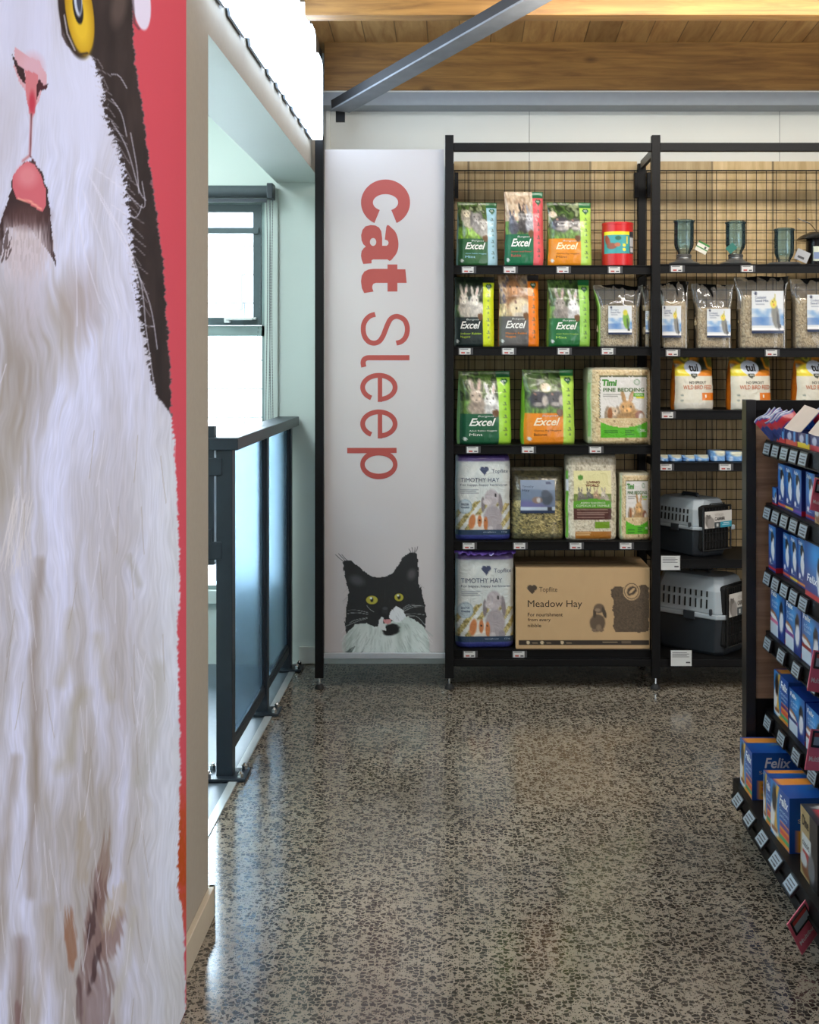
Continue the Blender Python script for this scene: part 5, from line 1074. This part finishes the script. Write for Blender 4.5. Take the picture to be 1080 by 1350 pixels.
    A.ell(.15, .62, .13, .42, (120, 116, 112), -8, .3, 1, .3); A.ell(.22, .70, .12, .34, (150, 146, 142), 0, .3, 1, .3); A.poly([(.04, .18), (.08, .34), (.18, .30), (.20, .16), (.14, .24)], (90, 86, 84)); A.ell(.14, .34, .07, .09, (110, 106, 102))
    A.rect(.33, .64, .56, 1, (60, 70, 76)); A.rect(.56, .64, 1, 1, (34, 150, 176)); A.rect(.40, .74, .48, .92, (200, 206, 206)); A.rect(.66, .72, .9, .76, (190, 222, 230)); A.rect(.62, .82, .92, .86, (190, 222, 230))
    g0, g1, k0, k1 = x0*.98, x1*.98, H*.50, H*.785
    def sf(u, v): return np.stack([g0+(g1-g0)*u, np.full(len(u), yd-.014)-.004*np.sin(u*3), k1-(k1-k0)*v], 1)
    cd = grid_obj('information_card', us, vs, sf, A.lin(), attr_mat('label_paper', .35), root)
    g = lambda u, v: tuple(sf(np.array([u]), np.array([v]))[0]-np.array([0, .0014, 0]))
    letters([('VOYAGER', .34, .14, .66, .30, (176, 172, 166), 0, 0), ('CARRIER', .34, .36, .72, .56, (50, 50, 52), .02, 0)], g, cd)
carrier(1.028, 5.385, W5, .31, .215, .255, 33, 'small grey and charcoal pet carrier with a teal and white card on the upper shelf', 1)
carrier(1.070, 5.375, W6, .36, .25, .345, 48, 'large grey and charcoal pet carrier on the bottom shelf, half hidden by the display frame', 2)

# ------------------------------------------------------------------ gondola display on the right
gd = empty('display_gondola', (1.15, 3.1, 0)); tag(gd, 'black display gondola with brown wood end panel and stepped shelves of cat food', 'gondola')
def D_(x, y, z): return (x-1.15, y-3.1, z)
def db(name, x0, y0, z0, x1, y1, z1, m=blackm, par=gd, bev=.0015): return box(name, *D_(x0, y0, z0), *D_(x1, y1, z1), m, par, bevel=bev)
db('end_post', .8575, 3.62, .0, .887, 3.675, 1.282, noisy('post_charcoal', (22, 24, 26), .35, .06, 40))
m = MB(); m.box(*D_(.887, 3.62, 1.25), *D_(1.5, 3.66, 1.28)).box(*D_(.887, 3.63, 1.228), *D_(1.5, 3.66, 1.25)); m.build('top_frame', blackm, gd)
db('end_board', .887, 3.632, .388, 1.44, 3.65, 1.228, brownw, bev=0)
db('kick_board', .887, 3.63, .0, 1.44, 3.65, .388)
db('spine_board', 1.40, 2.3, .0, 1.44, 3.63, 1.28, brownw)
m = MB(); gw, gh = .064, .030
m.box(-.003, -gw/2-.004, -gh/2-.004, .003, gw/2+.004, gh/2+.004); m.cur = 1; m.box(-.004, -gw/2, -gh/2, -.003, gw/2, gh/2); m.cur = 2
for k in range(3): m.box(-.0045, -gw/2+.008, gh/2-.009-k*.008, -.004, gw/2-.012+.006*(k % 2), gh/2-.006-k*.008)
m.box(-.0045, -gw/2+.010, -gh/2+.004, -.004, -gw/2+.028, -gh/2+.009)
gtag = m.build('price_tag', [mat('tag_case2', (18, 18, 20), .4), mat('tag_screen2', (146, 160, 170), .4), mat('tag_ink', (0, 0, 0))]); gme = gtag.data; bpy.data.objects.remove(gtag)
def gshelf(xf, z, n, y0=3.555, pitch=.093, base=False, tilt=12):
    m = MB(); lipz = .046
    m.box(*D_(xf+.004, 2.3, z-.006), *D_(1.40, 3.628, z)); m.box(*D_(xf, 2.3, z-lipz), *D_(xf+.004, 3.61, z))
    m.box(*D_(xf-.006, 2.3, z-lipz), *D_(xf, 3.61, z-lipz+.004)).box(*D_(xf+.02, 3.60, z-.05), *D_(1.40, 3.61, z-.006))
    if base: m.box(*D_(xf+.04, 2.3, .005), *D_(xf+.05, 3.61, z-.006))
    s = m.build('display_shelf', blackm, gd)
    for k in range(n):
        o = mesh_obj('price_tag', gme, s, D_(xf-.009, y0-k*pitch, z-lipz/2)); o.rotation_euler = (0, math.radians(tilt), 0)
    return s
G1, G2, G3, G4, G5, G6 = 1.163, .975, .783, .593, .362, .152
s1 = gshelf(.914, G1, 5); s2 = gshelf(.914, G2, 5); s3 = gshelf(.914, G3, 5); gshelf(.914, G4, 4, 3.55, .15); gshelf(.914, G5, 4, 3.55, .15); s6 = gshelf(.815, G6, 5, 3.50, .14, True, 38)
pinkm = mat('promo_pink', (228, 112, 136), .45)
def promo(x, y, z, tilt, s_=1.0, yaw=35):
    root = tag(empty('promotion_card', (x, y, z)), None)
    M_ = Matrix.Rotation(math.radians(yaw), 4, 'Z') @ Matrix.Rotation(math.radians(tilt), 4, 'Y')
    m = MB(); m.box(-.038*s_, -.001, -.05*s_, .038*s_, .001, .05*s_, M_); m.cur = 1; m.box(-.03*s_, -.004, .006*s_, .03*s_, -.001, .046*s_, M_); m.cur = 2; m.box(-.026*s_, -.0045, .012*s_, .026*s_, -.004, .032*s_, M_); m.cur = 3; m.box(-.026*s_, -.0045, .032*s_, .026*s_, -.004, .042*s_, M_)
    o = m.build('promotion_card', [pinkm, mat('tag_case2', (0, 0, 0)), mat('tag_screen2', (0, 0, 0)), mat('tag_red2', (170, 60, 56), .5)], bevel=.002)
    bpy.data.objects.remove(root); o.location = (x, y, z)
    M3 = M_
    letters([('Multibuy', 0, 0, 1, 1, (240, 232, 236), .02, 0)], lambda u, v: tuple(M3 @ Vector(((u-.5)*.06*s_, -.0016, (-.016-.016*v)*s_))), o)
    return o
for a_, lab in (((.800, 2.815, .085, -32, 1.0), 'pink Multibuy card with a price screen low on the base shelf near the floor'), ((.893, 3.00, 1.065, 14, .8), 'pink Multibuy card, uppermost at the right edge of the photo'), ((.893, 3.00, .63, 14, 1.0), 'pink Multibuy card beside the fourth shelf boxes'), ((.893, 3.02, .43, 14, 1.0), 'pink Multibuy card hanging below the fifth shelf boxes')):
    tag(promo(*a_), lab, 'promotion card', 'pink promotion cards on the display')
# cat food boxes. local origin at base centre; faces aisle (-x) and viewer (-y)
def fbox_art(style, u, v, face):
    navy, blue = (24, 54, 134), (36, 134, 214)
    A = Art(u, v, navy)
    if style == 'dine':
        A = Art(u, v, (26, 26, 28))
        if face == 'aisle': A.rect(0, 0, .55, 1, (176, 156, 110)); A.rect(.1, .38, .6, .62, (214, 226, 230)); A.rect(.15, .6, .6, .74, (180, 40, 40)); A.ell(.35, .85, .3, .12, (130, 84, 50)); A.ell(.2, .75, .2, .10, (190, 196, 200)); A.ell(.65, .75, .2, .2, (110, 116, 120), 0, .4)
        elif face == 'end':
            for k in range(4): A.rect(.2+.15*k, .3, .24+.15*k, .6, (200, 190, 90), .8)
        else: A.rect(.3, .1, .8, .5, (190, 40, 40)); A.ell(.2, .3, .14, .2, (230, 226, 214)); A.rect(.4, .55, .9, .9, (170, 172, 170))
        return A
    if style == 'jelly':
        if face == 'aisle':
            A.put((u < .45), (40, 130, 200)); A.ell(.5, .45, .32, .60, (236, 176, 60), 8, .2, .95); A.ell(.58, .42, .24, .50, blue, 8, .2); A.rect(.48, 0, 1, .55, (26, 84, 170)); A.ell(.12, .62, .12, .30, (236, 236, 236), 10, .3, 1, .3); A.ell(.2, .30, .12, .24, (24, 24, 28), 0, .4, 1, .3)
            A.ell(.22, .90, .22, .08, (240, 240, 240)); A.ell(.22, .87, .17, .05, (150, 96, 56)); A.rect(.5, .58, .96, .98, (232, 150, 50)); A.rect(.5, .60, .96, .68, (100, 60, 140)); A.rect(.5, .72, .96, .80, (220, 80, 70)); A.rect(.5, .84, .96, .9, (70, 170, 120))
        elif face == 'end':
            A.put(np.clip(1-np.hypot(u-.3, v-.4), 0, 1)*.6, blue); A.rect(.09, .60, .6, .98, (226, 160, 56)); A.rect(.13, .64, .30, .71, (150, 110, 40)); A.rect(.13, .74, .30, .81, (206, 60, 60)); A.rect(.13, .85, .30, .92, (40, 140, 90)); A.rect(.36, .64, .52, .92, (240, 200, 90)); A.rect(.72, 0, 1, 1, (30, 60, 140))
        else:
            A.put(np.clip(1-np.hypot(u-.5, v-.5)*1.2, 0, 1)*.7, blue); A.rect(.05, .05, .35, .5, (232, 150, 60)); A.ell(.35, .75, .2, .14, (236, 236, 236), 10, .3, 1, .3); A.ell(.2, .85, .2, .12, (22, 22, 26), 0, .3); A.ell(.65, .6, .25, .3, (236, 176, 60), 0, .3, .6); A.ell(.70, .5, .2, .24, (26, 84, 170), 0, .3)
        return A
    if face == 'aisle':
        A.put(np.clip(1.1-np.hypot((u-.5), (v-.25)*1.1)*1.5, 0, 1), (52, 160, 232))
        if style == 'tall': A.ell(.56, .28, .24, .16, (28, 28, 32), 10, .3, 1, .6); A.ell(.66, .36, .10, .12, (236, 236, 240), 0, .3, 1, .5); A.ell(.58, .54, .24, .19, (232, 234, 238), 15, .25, 1, .4); A.ell(.5, .42, .07, .08, (240, 240, 244), 0, .3); A.ell(.66, .66, .12, .10, (230, 232, 236), 0, .3, 1, .4); A.ell(.25, .78, .12, .05, (236, 236, 240)); A.rect(0, .90, .8, .96, (226, 90, 60))
        elif style == 'wide': A.ell(.76, .40, .13, .20, (28, 28, 32), 8, .3, 1, .4); A.ell(.78, .60, .13, .22, (230, 232, 238), 8, .25, 1, .4); A.ell(.26, .56, .22, .07, (170, 112, 66), 12, .3, 1, .4); A.ell(.26, .62, .27, .06, (236, 238, 242), 12, .2); A.rect(0, .66, .52, .74, (214, 110, 150)); A.rect(0, .74, .52, .98, (206, 222, 238))
        else: A.rect(0, .9, 1, 1, (190, 30, 50)); A.ell(.75, .6, .2, .3, (226, 230, 238), 0, .3, 1, .4); A.ell(.7, .4, .12, .15, (28, 28, 32), 0, .3, 1, .4)
    elif face == 'end': A.put(np.clip(.7-np.abs(u-.4), 0, 1)*.4, (26, 60, 140)); A.rect(0, .9, 1, 1, (180, 30, 50))
    else: A.put(np.clip(1-np.hypot(u-.5, v-.5)*2, 0, 1)*.8, (28, 80, 160)); A.ell(.4, .6, .18, .25, (26, 26, 30), 0, .3, .8); A.ell(.6, .4, .15, .12, (226, 228, 232), 0, .4, .8, .4)
    return A
def foodbox(lab, group, xf, y0, y1, z, h, depth, style, yaw=0, word='Felix', tint=None):
    w_ = y1-y0; pts, cols, fs = [], [], []
    def face(n1, n2, fn, kind):
        us = np.linspace(0, 1, n1); vs = np.linspace(0, 1, n2); U, V = np.meshgrid(us, vs); A = fbox_art(style, U.ravel(), V.ravel(), kind); c = A.lin()
        if tint is not None and kind == 'aisle': m_ = ((V.ravel() > .66)&(V.ravel() < .74)&(U.ravel() < .52)) if style == 'wide' else ((V.ravel() > .90)&(V.ravel() < .96)); c[m_] = lin(tint)
        p = fn(U.ravel(), V.ravel()); b = sum(len(q) for q in pts); idx = np.arange(n1*n2).reshape(n2, n1)+b
        fs.extend(np.stack([idx[:-1, :-1], idx[1:, :-1], idx[1:, 1:], idx[:-1, 1:]], -1).reshape(-1, 4).tolist()); pts.append(p); cols.append(c)
    Z0 = lambda u: u*0
    face(26, 40, lambda u, v: np.stack([Z0(u), w_/2-u*w_, h*(1-v)], 1), 'aisle')
    face(20, 34, lambda u, v: np.stack([u*depth, Z0(u)-w_/2, h*(1-v)], 1), 'end')
    face(24, 20, lambda u, v: np.stack([v*depth, w_/2-u*w_, Z0(u)+h], 1), 'top')
    face(3, 3, lambda u, v: np.stack([depth-u*depth, Z0(u)+w_/2, h*(1-v)], 1), 'end'); face(3, 3, lambda u, v: np.stack([Z0(u)+depth, -w_/2+u*w_, h*(1-v)], 1), 'end'); face(3, 3, lambda u, v: np.stack([u*depth, w_/2-v*w_, Z0(u)], 1), 'end')
    o = raw_mesh('cat_food_box', np.concatenate(pts), fs, np.concatenate(cols), attr_mat('printed_carton', .32, coat=.2), None, False)
    o.location = (xf, (y0+y1)/2, z); o.rotation_euler = (0, 0, math.radians(yaw)); tag(o, lab, 'cat food box', group)
    g = lambda u, v: (-.0008, w_/2-u*w_, h*(1-v)); ge = lambda u, v: (u*depth, -w_/2-.0008, h*(1-v))
    if style == 'tall': T = [(word, .12, .05, .62, .13, (226, 232, 242), .02, .2), ('As good as', .15, .82, .7, .85, (220, 226, 238), 0, 0)]
    elif style == 'wide': T = [(word, .08, .06, .5, .17, (236, 240, 248), .03, .2), ('As Good As', .12, .24, .56, .31, (200, 224, 244), 0, .2), ('It Looks', .14, .33, .5, .40, (200, 224, 244), 0, .2)]
    elif style == 'jelly': T = [(word, .5, .10, .95, .28, (240, 244, 250), .03, .2), ('Sensations', .5, .34, .96, .41, (190, 220, 240), 0, 0), ('Jellies', .5, .44, .9, .52, (190, 220, 240), 0, 0)]
    elif style == 'dine': T = [('Dine', .12, .10, .5, .26, (40, 34, 28), .02, .1), ('classic', .14, .44, .54, .54, (50, 50, 50), 0, 0)]
    else: T = [(word, .1, .6, .6, .74, (230, 236, 246), .02, .2)]
    letters(T, g, o)
    if style == 'jelly': letters([(word[0]+'elix' if word == 'Felix' else word, .16, .10, .50, .32, (232, 238, 246), .02, .2), ('Sensations', .09, .38, .50, .45, (206, 196, 170), 0, 0), ('Jellies', .14, .48, .44, .56, (230, 170, 60), 0, 0)], ge, o)
    return o
GT = 'tall blue cat food boxes in rows'
# second shelf
for i, y in enumerate((3.543, 3.462, 3.381)):
    foodbox(('tall blue cat food box, farthest of the three tight together on the second display shelf', 'tall blue cat food box, middle of the three tight together on the second display shelf', 'tall blue cat food box, nearest of the three tight together on the second display shelf')[i], GT, .932, y-.080, y, G2, .125, .14, 'tall', tint=((220, 90, 60), (236, 200, 50), (110, 60, 160))[i])
foodbox('tall blue cat food box set apart nearer than three others, second display shelf', GT, .936, 3.19, 3.272, G2, .125, .14, 'tall', tint=(190, 40, 40))
foodbox('black and cream cat food box at the right edge of the second display shelf', None, .932, 3.09, 3.175, G2, .12, .14, 'dine')
foodbox('low small blue cat food box behind the three tall ones on the second display shelf', None, .93, 3.550, 3.60, G2, .05, .10, 'tray')
# third shelf
foodbox('tall blue cat food box standing alone at the far end of the third display shelf', GT, .918, 3.515, 3.595, G3, .132, .05, 'tall', tint=(190, 40, 50))
for i, y in enumerate((3.487, 3.412, 3.335)):
    foodbox(('tall blue cat food box, farthest of the three on the third display shelf', 'tall blue cat food box, middle of the three on the third display shelf', 'tall blue cat food box, nearest of the three on the third display shelf')[i], GT, .932, y-.074, y, G3, .125+.003*i, .14, 'tall', tint=((220, 90, 60), (236, 200, 50), (226, 140, 60))[i])
foodbox('large navy and red cat food carton at the right edge of the third display shelf', None, .915, 3.02, 3.205, G3, .150, .2, 'tray')
# fourth shelf
for i, (a_, b_) in enumerate(((3.605, 3.448), (3.440, 3.283), (3.275, 3.11), (3.10, 2.95))):
    foodbox(('wide blue cat food box with a pink band, far end of the fourth display shelf', 'wide blue cat food box with a purple band, second on the fourth display shelf', 'wide blue cat food box with a dark red band, third on the fourth display shelf', 'wide blue cat food box at the right edge of the fourth display shelf')[i], 'wide blue cat food boxes', .926, b_, a_, G4, .138, .15, 'wide', tint=((214, 110, 150), (130, 70, 160), (150, 36, 36), (40, 60, 120))[i])
# fifth shelf
foodbox('yellow and blue cat food box at the far end of the fifth display shelf', None, .930, 3.425, 3.58, G5, .128, .2, 'jelly')
for i, (a_, b_) in enumerate(((3.415, 3.262), (3.25, 3.10), (3.09, 2.94))):
    foodbox(('wide blue cat food box touching the yellow and blue one, fifth display shelf', 'wide blue cat food box with a dark red band on the fifth display shelf', 'wide blue cat food box at the right edge of the fifth display shelf')[i], 'wide blue cat food boxes', .930, b_, a_, G5, .120, .2, 'wide', tint=((40, 60, 130), (150, 40, 36), (120, 50, 60))[i])
# base shelf
foodbox('bulk yellow and blue cat food box at the far end of the base shelf', None, .832, 3.442, 3.588, G6, .134, .22, 'jelly')
foodbox('bulk yellow and blue cat food box half hidden by the nearest on the base shelf', None, .832, 3.235, 3.315, G6, .130, .24, 'jelly')
foodbox('bulk yellow and blue cat food box, nearest on the base shelf', None, .832, 3.068, 3.222, G6, .140, .24, 'jelly', 3)
foodbox('black and cream cat food box at the right edge of the base shelf', None, .835, 2.825, 2.965, G6, .165, .26, 'dine')
foodbox('second-row bulk cat food box right of the far end one on the base shelf', None, 1.075, 3.40, 3.55, G6, .134, .22, 'jelly')
# top shelf: open trays with lids and leaning sachets
cardin = noisy('carton_inside', (196, 184, 172), .7, .04, 20); prn = attr_mat('printed_carton', .32)
def tray(y0, y1, lid, lab, n, seed, tint):
    root = empty('pouch_tray', (.93, (y0+y1)/2, G1)); tag(root, lab, 'open cat food box', 'opened cat food trays on the top display shelf')
    w_ = y1-y0; us = np.linspace(0, 1, 26); vs = np.linspace(0, 1, 14); U, V = np.meshgrid(us, vs); A = Art(U.ravel(), V.ravel(), (22, 46, 112)); A.ell(.35, .4, .18, .3, (206, 214, 232), 0, .4, .9, .5); A.rect(0, .68, 1, 1, tint); A.rect(.72, 0, .86, .7, (90, 160, 214))
    m = MB(); h = .040; t = .002; d = .13
    m.box(0, -w_/2, 0, d, w_/2, t).box(0, -w_/2, 0, t, w_/2, h).box(d-t, -w_/2, 0, d, w_/2, h).box(0, -w_/2, 0, d, -w_/2+t, h).box(0, w_/2-t, 0, d, w_/2, h); m.build('tray_body', mat('carton_navy', (22, 40, 100), .35), root)
    grid_obj('printed_front', us, vs, lambda u, v: np.stack([u*0-.0006, w_/2-u*w_, h*(1-v)], 1), A.lin(), prn, root, False)
    grid_obj('printed_end', us, vs, lambda u, v: np.stack([u*d, u*0-w_/2-.0006, h*(1-v)], 1), A.lin(), prn, root, False)
    if lid:
        M_ = Matrix.Translation((0, w_*.2, h)) @ Matrix.Rotation(math.radians(-lid), 4, 'Y') @ Matrix.Rotation(math.radians(10), 4, 'X')
        m = MB(); m.box(.0, -w_*.6, 0, .088, w_*.3, .0016, M_); m.cur = 1; m.box(0, -w_*.6, -.0012, .088, w_*.3, -.0002, M_); m.build('open_lid', [cardin, mat('carton_blue', (40, 110, 180), .35)], root)
    return root
def sachet(x, y, z, lean, yaw, lab, seed, c=(26, 60, 140)):
    us = np.linspace(0, 1, 12); vs = np.linspace(0, 1, 16); U, V = np.meshgrid(us, vs); p = []
    A = Art(U.ravel(), V.ravel(), c); A.ell(.5, .6, .3, .2, (40, 120, 190), 0, .5); A.rect(0, .10, 1, .36, (186, 34, 50)); A.rect(0, 0, 1, .035, (186, 196, 214)); A.ell(.4, .6, .12, .1, (220, 222, 230), 0, .4, 1, .5)
    w_, h = .062, .082
    def sf(s_): return lambda u, v: np.stack([(u-.5)*w_, s_*.009*np.clip(np.sin(np.pi*np.clip(v, 0, 1)), 0, 1)*(1-np.abs(2*u-1)**3), h*(1-v)+.003*np.sin(u*7+seed)], 1)
    P1 = sf(-1)(A.u, A.v); P2 = sf(1)(A.u, A.v); n = len(P1); idx = np.arange(n).reshape(16, 12); q = np.stack([idx[:-1, :-1], idx[1:, :-1], idx[1:, 1:], idx[:-1, 1:]], -1).reshape(-1, 4)
    o = raw_mesh('food_sachet', np.concatenate([P1, P2]), np.concatenate([q, q[:, ::-1]+n]), np.concatenate([A.lin()]*2), attr_mat('sachet_foil', .25, coat=.5))
    o.location = (x, y, z); o.rotation_euler = (math.radians(lean), 0, math.radians(yaw)); tag(o, lab, 'food sachet', 'blue and red cat food sachets standing on the top display shelf'); return o
tray(3.455, 3.565, 0, 'open navy cat food tray at the far end of the top display shelf', 4, 1, (206, 60, 60))
tray(3.335, 3.450, 48, 'open navy cat food tray with a red band and raised beige lid', 4, 2, (214, 90, 76))
tray(3.215, 3.330, 0, 'open navy cat food tray with a yellow band between two raised lids', 4, 3, (226, 196, 50))
tray(3.095, 3.210, 50, 'open navy cat food tray with the nearer raised beige lid', 4, 4, (190, 40, 60))
k = 0
SL = 'blue and red foil sachet leaning in the open trays on the top display shelf'
for (ya, xx, nn, z_, ln, rl) in ((3.56, .945, 6, .012, 18, -36), (3.50, 1.04, 5, .012, 14, -12), (3.40, 1.03, 5, .014, 12, -8), (3.30, 1.06, 5, .016, 10, -6), (3.19, 1.07, 4, .016, 8, 0)):
    for i in range(nn):
        o = sachet(xx+.006*i, ya-.018*i, G1+z_+.004, -ln+3*(i % 2), 6*((i % 3)-1), SL, k); o.rotation_euler[1] = math.radians(rl+5*((k*7) % 3-1)); k += 1
